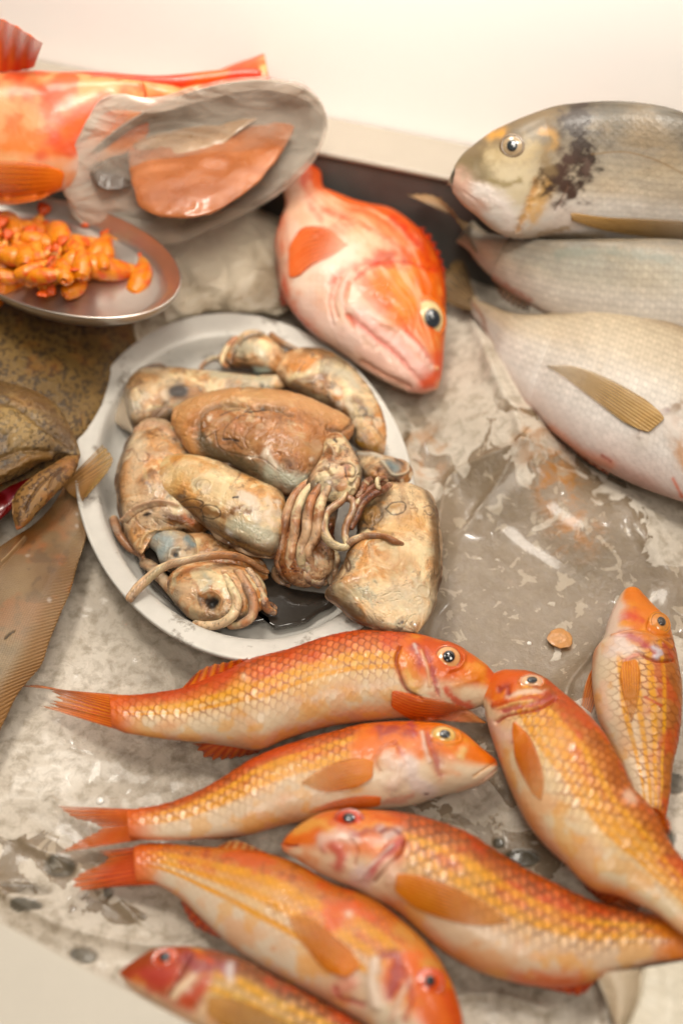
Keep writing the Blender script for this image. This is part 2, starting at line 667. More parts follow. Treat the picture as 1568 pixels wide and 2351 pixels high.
def simple(name, col, rough=0.4, metal=0.0, var=0.1, vscale=40, bump=0.0, bscale=200, stains=None, coat=0.0, trans=0.0, alpha=1.0, bdist=0.001):
    m, nt, b = mat(name)
    tc = N_(nt, 'ShaderNodeTexCoord')
    n1 = N_(nt, 'ShaderNodeTexNoise')
    n1.inputs['Scale'].default_value = vscale
    n1.inputs['Detail'].default_value = 6
    n1.inputs['Roughness'].default_value = 0.65
    nt.links.new(tc.outputs['Object'], n1.inputs['Vector'])
    cr = N_(nt, 'ShaderNodeValToRGB')
    c = np.array(col)
    cr.color_ramp.elements[0].position = 0.3
    cr.color_ramp.elements[1].position = 0.7
    cr.color_ramp.elements[0].color = (*(c * (1 - var)), 1)
    cr.color_ramp.elements[1].color = (*np.clip(c * (1 + var), 0, 1), 1)
    nt.links.new(n1.outputs[0], cr.inputs[0])
    src = cr.outputs[0]
    if stains:
        sc, th, scol = stains
        n3 = N_(nt, 'ShaderNodeTexNoise')
        n3.inputs['Scale'].default_value = sc
        n3.inputs['Detail'].default_value = 8
        n3.inputs['Roughness'].default_value = 0.7
        nt.links.new(tc.outputs['Object'], n3.inputs['Vector'])
        r3 = N_(nt, 'ShaderNodeValToRGB')
        r3.color_ramp.elements[0].position = th
        r3.color_ramp.elements[1].position = th + 0.06
        r3.color_ramp.elements[1].color = (0.75, 0.75, 0.75, 1)
        nt.links.new(n3.outputs[0], r3.inputs[0])
        mx = N_(nt, 'ShaderNodeMixRGB')
        mx.inputs[2].default_value = (*scol, 1)
        nt.links.new(r3.outputs[0], mx.inputs[0])
        nt.links.new(src, mx.inputs[1])
        src = mx.outputs[0]
    nt.links.new(src, b.inputs['Base Color'])
    b.inputs['Roughness'].default_value = rough
    b.inputs['Metallic'].default_value = metal
    b.inputs['Coat Weight'].default_value = coat
    b.inputs['Transmission Weight'].default_value = trans
    b.inputs['Alpha'].default_value = alpha
    if bump:
        n2 = N_(nt, 'ShaderNodeTexNoise')
        n2.inputs['Scale'].default_value = bscale
        n2.inputs['Detail'].default_value = 5
        nt.links.new(tc.outputs['Object'], n2.inputs['Vector'])
        bp = N_(nt, 'ShaderNodeBump')
        bp.inputs['Strength'].default_value = bump
        bp.inputs['Distance'].default_value = bdist
        nt.links.new(n2.outputs[0], bp.inputs['Height'])
        nt.links.new(bp.outputs[0], b.inputs['Normal'])
    M[name] = m
    return m


simple('steel', (0.55, 0.50, 0.45), 0.28, 0.9, 0.1, 30, 0.05, 300)
simple('steel_dark', (0.075, 0.070, 0.064), 0.65, 0.1, 0.3, 20)
simple('rim', (0.33, 0.29, 0.24), 0.5, 0.2, 0.06, 20)
simple('wallwhite', (0.86, 0.815, 0.79), 0.5, 0.0, 0.02, 5)
simple('counter', (0.50, 0.45, 0.375), 0.5, 0.0, 0.04, 25, 0.1, 300)
simple('plate', (0.56, 0.53, 0.48), 0.5, 0.15, 0.12, 25, 0.25, 260, stains=(48, 0.565, (0.20, 0.165, 0.13)), bdist=0.0008)
simple('ink', (0.035, 0.028, 0.022), 0.12, 0.0, 0.2, 60, 0.1, 60, coat=0.6)
simple('bag', (0.46, 0.415, 0.355), 0.35, 0.0, 0.22, 60, 0.5, 150, coat=0.3, bdist=0.003)
simple('mouth', (0.28, 0.03, 0.03), 0.3, 0, 0.4, 200, 0.3, 400, coat=0.5)


def film_mat():
    m, nt, b = mat('film')
    b.inputs['Base Color'].default_value = (0.68, 0.585, 0.49, 1)
    b.inputs['Roughness'].default_value = 0.12
    b.inputs['Coat Weight'].default_value = 1.0
    b.inputs['Coat Roughness'].default_value = 0.03
    tc = N_(nt, 'ShaderNodeTexCoord')
    n1 = N_(nt, 'ShaderNodeTexNoise')
    n1.inputs['Scale'].default_value = 48
    n1.inputs['Detail'].default_value = 6
    n1.inputs['Distortion'].default_value = 1.2
    mp = N_(nt, 'ShaderNodeMapping')
    mp.inputs['Scale'].default_value = (0.5, 1.6, 1)
    mp.inputs['Rotation'].default_value = (0, 0, -0.5)
    nt.links.new(tc.outputs['Object'], mp.inputs[0])
    nt.links.new(mp.outputs[0], n1.inputs['Vector'])
    mr = N_(nt, 'ShaderNodeMapRange')
    mr.inputs['From Min'].default_value = 0.35
    mr.inputs['From Max'].default_value = 0.7
    mr.inputs['To Min'].default_value = 0.08
    mr.inputs['To Max'].default_value = 0.36
    nt.links.new(n1.outputs[0], mr.inputs['Value'])
    at = N_(nt, 'ShaderNodeVertexColor', layer_name='Col')
    sp = N_(nt, 'ShaderNodeSeparateColor')
    nt.links.new(at.outputs[0], sp.inputs[0])
    ad = N_(nt, 'ShaderNodeMath', operation='ADD', use_clamp=True)
    nt.links.new(mr.outputs[0], ad.inputs[0])
    nt.links.new(sp.outputs[0], ad.inputs[1])
    nt.links.new(ad.outputs[0], b.inputs['Alpha'])
    bp = N_(nt, 'ShaderNodeBump')
    bp.inputs['Strength'].default_value = 0.8
    bp.inputs['Distance'].default_value = 0.007
    nt.links.new(n1.outputs[0], bp.inputs['Height'])
    nt.links.new(bp.outputs[0], b.inputs['Normal'])
    M['film'] = m


film_mat()


def ice_mat():
    m, nt, b = mat('ice')
    L = nt.links.new
    tc = N_(nt, 'ShaderNodeTexCoord')
    at = N_(nt, 'ShaderNodeVertexColor', layer_name='Col')   # R wet, G grime/darkness, B stain
    sp = N_(nt, 'ShaderNodeSeparateColor')
    L(at.outputs[0], sp.inputs[0])

    def noise(sc, det=5, dist=0.0, ro=0.5):
        n = N_(nt, 'ShaderNodeTexNoise')
        n.inputs['Scale'].default_value = sc
        n.inputs['Detail'].default_value = det
        n.inputs['Distortion'].default_value = dist
        n.inputs['Roughness'].default_value = ro
        L(tc.outputs['Object'], n.inputs['Vector'])
        return n.outputs[0]

    def math_(op, a, bb, clamp=False):
        n = N_(nt, 'ShaderNodeMath', operation=op, use_clamp=clamp)
        for i, v in enumerate((a, bb)):
            if isinstance(v, (int, float)):
                n.inputs[i].default_value = v
            else:
                L(v, n.inputs[i])
        return n.outputs[0]

    def ramp(v, p0, p1, c0, c1):
        r = N_(nt, 'ShaderNodeValToRGB')
        r.color_ramp.elements[0].position = p0
        r.color_ramp.elements[1].position = p1
        r.color_ramp.elements[0].color = (*c0, 1)
        r.color_ramp.elements[1].color = (*c1, 1)
        L(v, r.inputs[0])
        return r.outputs[0]

    def mixc(f, a, bb):
        n = N_(nt, 'ShaderNodeMixRGB')
        if isinstance(f, (int, float)):
            n.inputs[0].default_value = f
        else:
            L(f, n.inputs[0])
        for i, v in ((1, a), (2, bb)):
            if isinstance(v, tuple):
                n.inputs[i].default_value = (*v, 1)
            else:
                L(v, n.inputs[i])
        return n.outputs[0]
    big = noise(22, 6, 0.6, 0.6)
    fine = noise(160, 6, 0.3, 0.65)
    pat = noise(48, 3.5, 0.9, 0.5)
    pat2 = noise(110, 3, 0.8, 0.5)
    light = tuple(srgb(252, 242, 228))
    midc = tuple(srgb(216, 202, 184))
    dark = tuple(srgb(140, 122, 100))
    frost = ramp(big, 0.25, 0.70, midc, light)
    frost = mixc(ramp(fine, 0.46, 0.64, (0, 0, 0), (0.55, 0.55, 0.55)), frost, tuple(srgb(158, 142, 120)))
    # melted, glassy patches with crisp edges where the wet mask is high
    thr = math_('ADD', pat, math_('MULTIPLY', math_('SUBTRACT', sp.outputs[0], 0.5), 0.34))
    wet = ramp(thr, 0.495, 0.512, (0, 0, 0), (1, 1, 1))
    wcol = mixc(ramp(noise(30, 2), 0.35, 0.7, (0, 0, 0), (1, 1, 1)), dark, tuple(srgb(158, 140, 120)))
    isl = ramp(pat2, 0.60, 0.615, (0, 0, 0), (0.75, 0.75, 0.75))
    wcol = mixc(ramp(noise(220, 6, 0.3, 0.7), 0.5, 0.68, (0, 0, 0), (0.3, 0.3, 0.3)), wcol, tuple(srgb(186, 168, 144)))
    wcol = mixc(isl, wcol, tuple(srgb(206, 190, 168)))
    wetk = math_('MULTIPLY', wet, ramp(sp.outputs[0], 0.1, 0.35, (0, 0, 0), (0.92, 0.92, 0.92)))
    c = mixc(wetk, frost, wcol)
    # greyer freckled frost
    gk = math_('MULTIPLY', math_('MINIMUM', sp.outputs[1], 1.0), ramp(noise(70, 7, 0.4, 0.7), 0.42, 0.6, (0.2, 0.2, 0.2), (1, 1, 1)))
    c = mixc(math_('MULTIPLY', gk, 0.65), c, tuple(srgb(112, 98, 82)))
    sk = math_('MULTIPLY', sp.outputs[2], ramp(noise(120, 4, 0.5, 0.6), 0.45, 0.62, (0.1, 0.1, 0.1), (1, 1, 1)))
    c = mixc(sk, c, tuple(srgb(196, 130, 58)))
    L(c, b.inputs['Base Color'])
    r = ramp(wet, 0, 1, (0.55, 0.55, 0.55), (0.22, 0.22, 0.22))
    L(r, b.inputs['Roughness'])
    cwt = ramp(wet, 0, 1, (0.12, 0.12, 0.12), (0.30, 0.30, 0.30))
    L(cwt, b.inputs['Coat Weight'])
    b.inputs['Coat Roughness'].default_value = 0.10
    b.inputs['Specular IOR Level'].default_value = 0.4
    hk = math_('SUBTRACT', sp.outputs[1], 1.0, True)
    c = mixc(math_('MULTIPLY', hk, 0.85), c, tuple(srgb(74, 70, 58)))
    L(c, b.inputs['Base Color'])
    hgt = math_('ADD', math_('MULTIPLY', fine, 0.5), math_('ADD', math_('MULTIPLY', big, 0.9), math_('MULTIPLY', wet, -0.12)))
    bp = N_(nt, 'ShaderNodeBump')
    bp.inputs['Strength'].default_value = 0.45
    bp.inputs['Distance'].default_value = 0.004
    L(hgt, bp.inputs['Height'])
    L(bp.outputs[0], b.inputs['Normal'])
    M['ice'] = m


ice_mat()

# ------------------------------------------------------------------ skin painters
def scales(s, w, sz, jit=None):
    """overlapping scales, free edges towards the tail.  returns r (0 centre..1 free edge) and an id"""
    x = s / (sz * 0.60)
    y = w / sz
    best = np.full(x.shape, 1e9)
    r = np.ones(x.shape)
    sid = np.zeros(x.shape)
    i0 = np.floor(x)
    for di in (-2, -1, 0, 1):
        i = i0 + di
        off = 0.5 * (np.mod(i, 2))
        for dj in (0, 1):
            j = np.floor(y - off) + dj
            cx = i * 0.86
            # columns are 0.86 apart: work in column space
            cx = i
            cy = j + off
            d = np.sqrt(((x - cx) * 0.60) ** 2 + (y - cy) ** 2) / 0.74
            ok = (d < 1.0) & (cx < best)
            best = np.where(ok, cx, best)
            r = np.where(ok, d, r)
            sid = np.where(ok, _hash(i.astype(np.int64), (j * 7).astype(np.int64), (i * 0).astype(np.int64), 3), sid)
    return np.clip(r, 0, 1), sid


def base_skin(o, stops, nseed=0, namt=0.12, freq=60):
    """colour across the flank: stops [(v, rgb)]"""
    P = o.rest
    vv = o.v + (fbm(P, freq, 3, nseed) - 0.5) * namt * 2
    vs = [a for a, _ in stops]
    cs = np.array([srgb(*c) for _, c in stops])
    o.col = np.stack([np.interp(vv, vs, cs[:, k]) for k in range(3)], -1)


def mullet_paint(o, seed, ug=0.27, dorsal=(206, 96, 30), mid=(236, 150, 70), low=(244, 190, 124), belly=(252, 226, 196),
                 stripes=((0.02, 0.05), (0.28, 0.05)), sc=0.0046, sk=0.55, pale_u=None, head=(236, 120, 52), vb=0.3,
                 yellow=(246, 172, 26), spale=0.5, slant=0.0, outline=(150, 70, 30)):
    base_skin(o, [(-1, dorsal), (-0.62, dorsal), (min(-0.2, vb - 0.3), mid), (vb - 0.18, low), (vb + 0.0, tuple(np.array(low) * 0.4 + np.array(belly) * 0.6)), (vb + 0.25, belly), (0.85, belly), (1.0, tuple(np.array(belly) * 0.5 + np.array([235, 130, 90]) * 0.5))], seed, 0.17, 55)
    P = o.rest
    n1 = fbm(P, 130, 4, seed + 1)
    n2 = fbm(P, 35, 3, seed + 2)
    body = sstep(ug - 0.01, ug + 0.03, o.u - 0.03 * np.cos(o.v * 2.2) + 0.03)
    # pinkish and orange clouds
    o.col = mix(o.col, srgb(235, 110, 50), 0.55 * sstep(0.5, 0.72, n2) * sstep(0.9, 0.2, np.abs(o.v + 0.4)))
    o.col = mix(o.col, srgb(244, 176, 124), 0.5 * sstep(0.45, 0.7, fbm(P, 50, 3, seed + 9)) * sstep(0.2, 0.7, o.v))
    # yellow stripes
    for k, (vc, wd) in enumerate(stripes):
        d = np.abs(o.v - (vc + slant * (o.u - 0.5)) + 0.05 * (fbm(P, 45, 2, seed + k * 3) - 0.5))
        o.col = mix(o.col, srgb(*yellow), 1.0 * body * sstep(wd * 1.8, wd * 0.5, d) * (0.6 + 0.6 * n1))
    # scales
    ss = o.s + 0.0012 * (fbm(P, 60, 2, seed + 4) - 0.5)
    r, sid = scales(ss, o.w, sc)
    vis = body * sstep(vb + 0.55, vb - 0.25, o.v) * (0.35 + 0.85 * sstep(0.34, 0.56, n2 + 0.4 * (n1 - .5)))
    edge = sstep(0.79, 0.92, r) + 0.2 * sstep(0.5, 0.9, r)
    o.col = mix(o.col, srgb(*outline), np.clip(edge * vis * sk * 1.35, 0, 0.9))
    core = sstep(0.85, 0.55, r)
    o.col = mix(o.col, srgb(250, 206, 156), core * vis * spale * 0.8 * (0.15 + 0.8 * sid) * sstep(-0.9, -0.1, o.v))
    o.col *= (0.90 + 0.2 * sid * vis + 0.0)[..., None]
    o.disp += (0.00026 * (r ** 2) * (0.35 + 0.65 * vis)) * body
    o.col = mix(o.col, srgb(222, 84, 26), 0.5 * body * sstep(0.50, 0.66, fbm(P, 95, 4, seed + 15)) * sstep(0.25, -0.4, o.v))
    o.col = mix(o.col, srgb(250, 196, 110), 0.4 * body * sstep(0.52, 0.68, fbm(P, 120, 4, seed + 17)) * sstep(0.5, 0, np.abs(o.v)))
    # fine dark grain on the back
    o.col = mix(o.col, srgb(120, 62, 30), 0.45 * sstep(0.55, 0.75, fbm(P, 260, 3, seed + 6)) * sstep(0.1, -0.7, o.v) * body)
    o.col = mix(o.col, srgb(240, 156, 90), 0.4 * body * sstep(0.50, 0.64, fbm(P, 85, 4, seed + 19)) * sstep(0.3, 0.7, o.v))
    o.col = mix(o.col, srgb(246, 178, 90), 0.45 * body * sstep(0.54, 0.64, fbm(P, 140, 3, seed + 20)) * sstep(0.1, 0.5, o.v))
    for k, (vc, wd) in enumerate(stripes):
        d = np.abs(o.v - (vc + slant * (o.u - 0.5)) + 0.06 * (fbm(P, 45, 2, seed + k * 3) - 0.5))
        o.col = mix(o.col, srgb(250, 176, 30), 0.62 * body * sstep(wd * 1.3, wd * 0.5, d) * sstep(0.30, 0.5, n1) * (1 - 0.5 * edge))
    o.col = mix(o.col, srgb(230, 112, 36), sstep(0.90, 1.0, o.u) * 0.9)
    # head
    hd = 1 - body
    hc = mix(srgb(*head) * np.ones(o.col.shape), srgb(250, 175, 90), 0.7 * sstep(0.5, 0.75, n1))
    hc = mix(hc, srgb(214, 84, 40), 0.6 * sstep(0.5, 0.7, fbm(P, 90, 3, seed + 12)))
    hc = mix(hc, srgb(*belly), sstep(vb + 0.0, vb + 0.45, o.v + 0.4 * (n2 - 0.5)))
    o.col = mix(o.col, hc, hd)
    o.disp += 0.0004 * (fbm(P, 180, 3, seed + 13) - 0.5) * hd


def finish(o, amp=0.0013, freq=42, seed=0):
    o.disp += amp * (fbm(o.rest, freq, 3, seed + 40) - 0.5)


def root_for(o, name, label, cat, group=None):
    c = o.G.reshape(-1, 3)
    return thing(name, label, cat, (c[:, 0].mean(), c[:, 1].mean(), c[:, 2].min()), group)


PUR = (176, 78, 74)
RED = (196, 66, 48)
PALE = (250, 226, 205)
ORG = (238, 128, 52)
YEL = (244, 176, 60)
MG = 'red mullets laid out on the ice'

# ================================================================== MULLETS
# --- big upper one
D = c4((1328, 420), (1318, 385), (1285, 335), (1240, 290), (1180, 245), (1100, 200), (1000, 162), (880, 130), (700, 116), (560, 120), (400, 152), (200, 212), (0, 268)) + c3((1100, 320), (1000, 362), (880, 410), (760, 432), (640, 446), (540, 450), (490, 455))
V = c4((1328, 425), (1322, 448), (1290, 478), (1230, 505), (1160, 530), (1070, 545), (990, 575), (900, 582), (800, 582), (600, 597), (400, 627), (200, 690)) + c3((1270, 742), (1120, 724), (1000, 705), (800, 682), (640, 660), (560, 645), (500, 615))
o = loft(D, V, z=0.020, ratio=[0.75, 0.72, 0.66, 0.62, 0.6, 0.5, 0.45], nu=560, nv=190)
mullet_paint(o, 11, ug=0.285, stripes=((-0.02, 0.09), (0.22, 0.045)), vb=0.30, dorsal=(206, 88, 26), mid=(236, 134, 46), belly=(252, 228, 196), sk=0.5)
g1 = c4((795, 200), (775, 260), (790, 330), (830, 420), (900, 465))
paint(o, [
    (c4((860, 210), (890, 240), (900, 290)), 30, PUR, 0.8, 0.0002, 0.8),
    (c4((930, 220), (960, 300), (975, 380), (1000, 460)), 20, (184, 84, 80), 0.75, -0.0005, 0.9),
    (c4((905, 220), (935, 300), (950, 400)), 10, (250, 200, 160), 0.6, 0.0005, 0.5),
    (c4((870, 190), (885, 225)), 10, (240, 215, 205), 0.7, 0.0002, 0.6),
    (c4((820, 250), (850, 330), (880, 400)), 34, (238, 150, 60), 0.7, 0.0004, 0.9),
    (c4((830, 330), (870, 420)), 22, (250, 205, 130), 0.6, 0, 1.0),
    (g1, 9, (160, 66, 34), 0.75, -0.0012, 0.3),
    (c4((960, 440), (1000, 465), (1020, 470)), 20, (250, 190, 160), 0.7, 0, 0.6),
    (c4((1090, 400), (1150, 370), (1200, 330)), 40, (242, 150, 66), 0.6, 0.0006, 0.8),
    (c4((1030, 420), (1090, 480), (1160, 510)), 22, (226, 84, 40), 0.7, 0, 0.8),
    (c4((1240, 480), (1290, 450), (1320, 425)), 8, (200, 80, 45), 0.7, -0.0010, 0.2),
    (c4((1250, 497), (1305, 462)), 5, (250, 215, 190), 0.7, 0, 0.2),
    (c4((1270, 330), (1300, 400)), 26, (222, 96, 46), 0.6, 0, 0.6),
    (c4((1045, 175), (1110, 210), (1130, 250), (1110, 300), (1050, 320)), 12, (206, 90, 38), 0.5, 0.0006, 0.3),
    (c3((1185, 352),), 16, (252, 215, 180), 0.9, 0.0006, 0.5),
])
finish(o, seed=1)
r = root_for(o, 'red_mullet', 'largest red mullet, directly below the squid plate, snout touching another mullet', 'fish', MG)
build(o, 'body', M['fish'], r)
bv = body_bvh(o)
eye(c4((1045, 253))[0], 29, 26, 0.2, (14, 13.5), bv, r, iris=(250, 185, 130), ring=(225, 104, 42), inner=(238, 140, 90), pc=c4((1046, 254))[0])
sheet(c3((590, 450), (570, 540), (600, 650)), c3((10, 402), (110, 395), (190, 430), (205, 470), (170, 485), (205, 500), (150, 505), (112, 500)), z0=0.018, z1=0.007, rays_n=13, rough=0.10, mat=M['fin'], parent=r, name='tail_fin', colf=fin_color((242, 150, 44), (222, 92, 28), (240, 160, 110)))
sheet(c3((860, 418), (1000, 372), (1210, 275)), c3((925, 345), (985, 300), (1205, 252)), z0=0.022, z1=0.026, rays_n=7, rough=0.2, parent=r, name='dorsal_fin', colf=fin_color((245, 150, 50), (222, 90, 30)))
sheet(c3((1270, 735), (1130, 715), (985, 698)), c3((1260, 752), (1000, 782), (912, 700)), z0=0.014, z1=0.004, rays_n=8, rough=0.25, parent=r, name='anal_fin', colf=fin_color((240, 130, 70), (225, 90, 45)))
sheet(c4((755, 400), (870, 445), (1000, 475), (1130, 512), (1240, 592)), c4((750, 535), (880, 582), (1000, 580), (1130, 590), (1240, 594)), z0=0.030, z1=0.016, rays_n=9, across=False, rough=0.1, parent=r, name='pectoral_fin', body=o, off=0.0016, colf=fin_color((236, 130, 48), (214, 84, 30), (242, 160, 80)))

# --- second mullet
D = c4((1305, 815), (1290, 780), (1255, 750), (1210, 715), (1165, 675), (1120, 640), (1070, 612), (1000, 592), (900, 586), (750, 586), (600, 600), (450, 640), (300, 682), (150, 727), (20, 785)) + c3((1150, 830), (1000, 920), (860, 990), (740, 1024), (640, 1040), (580, 1050))
V = c4((1305, 818), (1302, 850), (1260, 890), (1180, 935), (1100, 962), (980, 990), (900, 1022), (800, 1042), (650, 1056), (500, 1075), (300, 1112)) + c3((1400, 1130), (1300, 1160), (1200, 1182), (1000, 1195), (850, 1205), (740, 1208), (640, 1198), (590, 1185))
o = loft(D, V, z=0.017, ratio=[0.75, 0.72, 0.68, 0.62, 0.6, 0.5, 0.45], nu=540, nv=170)
mullet_paint(o, 23, ug=0.40, stripes=((0.0, 0.11), (-0.38, 0.08)), vb=0.10, dorsal=(196, 94, 30), mid=(240, 160, 70), belly=(252, 226, 196), sk=0.42, slant=0.25, head=(242, 132, 50))
paint(o, [
    (c4((1100, 660), (1000, 900), (960, 760)), 30, (250, 150, 60), 0.2, 0, 0.8),
    (c4((690, 600), (700, 650), (780, 620), (850, 640)), 30, PUR, 0.75, 0.0002, 1.0),
    (c4((850, 600), (870, 650)), 26, (190, 84, 84), 0.75, 0.0003, 0.8),
    (c4((940, 640), (960, 720), (990, 800), (1005, 860)), 26, PUR, 0.7, -0.0005, 0.9),
    (c4((910, 640), (925, 720), (950, 790)), 13, (250, 218, 200), 0.7, 0.0006, 0.5),
    (c4((880, 690), (900, 760)), 18, (238, 130, 50), 0.7, 0, 0.7),
    (c4((760, 700), (700, 720), (665, 790), (690, 840)), 8, (210, 130, 110), 0.35, -0.0005, 0.8),
    (c4((775, 690), (810, 760), (835, 810)), 12, (196, 90, 78), 0.55, -0.0004, 0.9),
    (c4((740, 780), (790, 850), (760, 900)), 50, (252, 220, 200), 0.8, 0.0009, 0.5),
    (c4((840, 780), (880, 900), (960, 950)), 46, (250, 226, 215), 0.8, 0.0003, 0.6),
    (c4((1130, 730), (1110, 760)), 22, (255, 215, 150), 0.7, 0.0003, 0.6),
    (c4((1220, 900), (1280, 850), (1302, 830)), 5, (200, 90, 50), 0.6, -0.0008, 0.2),
    (c4((1100, 945), (1200, 905), (1270, 862)), 14, (248, 200, 170), 0.7, 0, 0.4),
    (c4((1180, 870), (1240, 830), (1290, 800)), 8, (246, 180, 120), 0.5, -0.0004, 0.3),
    (c4((940, 965), (925, 965)), 6, (110, 30, 30), 0.8, -0.0004, 0.3),
    (c4((1020, 840), (1100, 860)), 22, (250, 190, 150), 0.6, 0, 0.6),
    (c4((1035, 615), (1100, 640), (1110, 680), (1040, 700), (970, 680)), 10, (240, 150, 60), 0.5, 0.0006, 0.3),
    (c4((820, 1000), (700, 1010), (860, 970)), 16, (236, 150, 130), 0.5, 0, 0.8),
])
finish(o, seed=2)
r = root_for(o, 'red_mullet', 'slim red mullet lying directly below the largest one, pointed snout to the right', 'fish', MG)
build(o, 'body', M['fish'], r)
bv = body_bvh(o)
eye(c4((1022, 655))[0], 28, 19, 0.12, (13, 9.5), bv, r, iris=(250, 205, 130), ring=(240, 150, 66), pc=c4((1026, 658))[0])
sheet(c3((660, 1042), (640, 1110), (665, 1198)), c3((218, 1026), (300, 1085), (400, 1112), (440, 1140), (330, 1205), (225, 1268)), z0=0.014, z1=0.006, rays_n=13, rough=0.05, mat=M['fin'], parent=r, name='tail_fin', colf=fin_color((232, 128, 62), (214, 92, 42), (232, 140, 90)))
sheet(c3((1270, 1140), (1130, 1160), (965, 1185)), c3((1250, 1165), (1120, 1192), (985, 1198)), z0=0.012, z1=0.004, rays_n=7, rough=0.12, parent=r, name='anal_fin', colf=fin_color((244, 160, 110), (235, 120, 70)))
sheet(c4((660, 765), (500, 785), (370, 840), (285, 900)), c4((650, 905), (520, 940), (390, 950), (288, 905)), rays_n=9, across=False, parent=r, name='pectoral_fin', body=o, off=0.0012, colf=fin_color((242, 160, 66), (230, 125, 50), (250, 190, 120)))
sheet(c4((700, 965), (560, 975), (430, 1005), (325, 1055)), c4((690, 1035), (560, 1040), (430, 1050), (326, 1058)), rays_n=7, across=False, parent=r, name='pelvic_fin', body=o, off=0.001, colf=fin_color((240, 140, 76), (226, 100, 50)))

# --- third mullet: tail at left, head at bottom
D = c6((1500, 965), (1512, 930), (1510, 880), (1495, 800), (1455, 690), (1375, 565), (1250, 450), (1110, 350), (1000, 315), (850, 235), (700, 182), (560, 162), (420, 152), (300, 140), (215, 140), (170, 150))
V = c6((1500, 965), (1440, 1000), (1330, 1000), (1200, 940), (1080, 862), (950, 790), (800, 712), (650, 625), (560, 560), (520, 525), (430, 440), (365, 375), (300, 330), (235, 302), (180, 298))
o = loft(D, V, z=[0.020, 0.020, 0.019, 0.016, 0.012], ratio=[0.7, 0.7, 0.6, 0.52, 0.48, 0.45, 0.45], nu=540, nv=180)
mullet_paint(o, 35, ug=0.29, stripes=((-0.32, 0.09), (0.02, 0.07), (0.33, 0.05)), vb=0.20, dorsal=(212, 126, 66), mid=(240, 172, 106), belly=(248, 226, 200), sk=0.40, slant=0.0, head=(238, 120, 50), sc=0.0036, spale=0.2)
paint(o, [
    (c6((1060, 400), (1130, 430), (940, 420), (980, 470)), 34, (236, 108, 50), 0.7, 0, 1.0),
    (c6((1040, 425),), 18, (255, 225, 200), 0.8, 0, 0.6),
    (c6((1250, 480), (1330, 560), (1390, 640)), 34, (222, 164, 96), 0.7, 0, 0.9),
    (c6((1180, 600), (1240, 600), (1230, 700), (1210, 760)), 26, (176, 84, 84), 0.75, -0.0008, 0.9),
    (c6((1150, 620), (1135, 720), (1150, 800)), 24, (252, 226, 205), 0.85, 0.0012, 0.6),
    (c6((1290, 700), (1240, 790), (1220, 860)), 16, (245, 205, 180), 0.8, 0.0006, 0.6),
    (c6((1260, 650), (1300, 760), (1270, 860)), 14, (200, 96, 80), 0.6, -0.0005, 0.7),
    (c6((1030, 680), (1060, 720), (1000, 740)), 34, (236, 150, 130), 0.6, 0.0007, 0.7),
    (c6((990, 730), (1010, 770), (1100, 800)), 14, (196, 80, 80), 0.6, -0.0006, 0.7),
    (c6((1440, 750), (1480, 850), (1490, 930)), 24, (214, 80, 34), 0.6, 0, 0.6),
    (c6((1380, 840), (1400, 930)), 44, (236, 116, 44), 0.7, 0, 0.7),
    (c6((740, 440), (735, 400), (700, 390)), 6, (180, 130, 90), 0.4, -0.0003, 0.3),
    (c6((735, 570),), 12, (230, 140, 80), 0.5, 0, 0.5),
    (c6((1430, 752),), 7, (120, 40, 25), 0.6, 0, 0.5),
])
finish(o, seed=3)
r = root_for(o, 'red_mullet', 'pale white-bellied red mullet, its red-rimmed eye and head at the bottom edge', 'fish', MG)
build(o, 'body', M['fish'], r)
bv = body_bvh(o)
eye(c6((1372, 706))[0], 29, 29, 0, (12, 13), bv, r, iris=(238, 104, 40), ring=(228, 92, 34), inner=(225, 88, 40), pc=c6((1370, 703))[0], fallback=0.03)
sheet(c6((275, 145), (250, 220), (275, 305)), c6((20, 172), (60, 200), (30, 228), (-50, 262), (-90, 300), (-60, 330), (40, 322)), z0=0.014, z1=0.006, rays_n=12, rough=0.06, parent=r, name='tail_fin', colf=fin_color((226, 108, 44), (206, 78, 30), (232, 130, 60)))
sheet(c6((362, 372), (430, 440), (525, 525)), c6((360, 385), (410, 470), (520, 530)), z0=0.011, z1=0.006, rays_n=6, rough=0.1, parent=r, name='anal_fin', colf=fin_color((234, 110, 50), (215, 80, 40)))
sheet(c6((500, 162), (600, 172), (720, 190)), c6((530, 140), (585, 128), (710, 178)), z0=0.017, z1=0.020, rays_n=6, rough=0.12, parent=r, name='dorsal_fin', colf=fin_color((244, 190, 130), (226, 120, 60)))
sheet(c6((1110, 625), (1010, 540), (930, 470), (860, 428), (800, 440)), c6((1020, 700), (940, 650), (870, 570), (820, 500), (800, 445)), rays_n=9, across=False, parent=r, name='pectoral_fin', body=o, off=0.0012, colf=fin_color((240, 158, 60), (226, 120, 44), (248, 180, 100)))
sheet(c6((670, 635), (800, 690), (960, 780)), c6((680, 655), (800, 730), (950, 800)), z0=0.010, z1=0.004, rays_n=6, rough=0.1, parent=r, name='pelvic_fin', colf=fin_color((228, 90, 44), (200, 66, 30)))

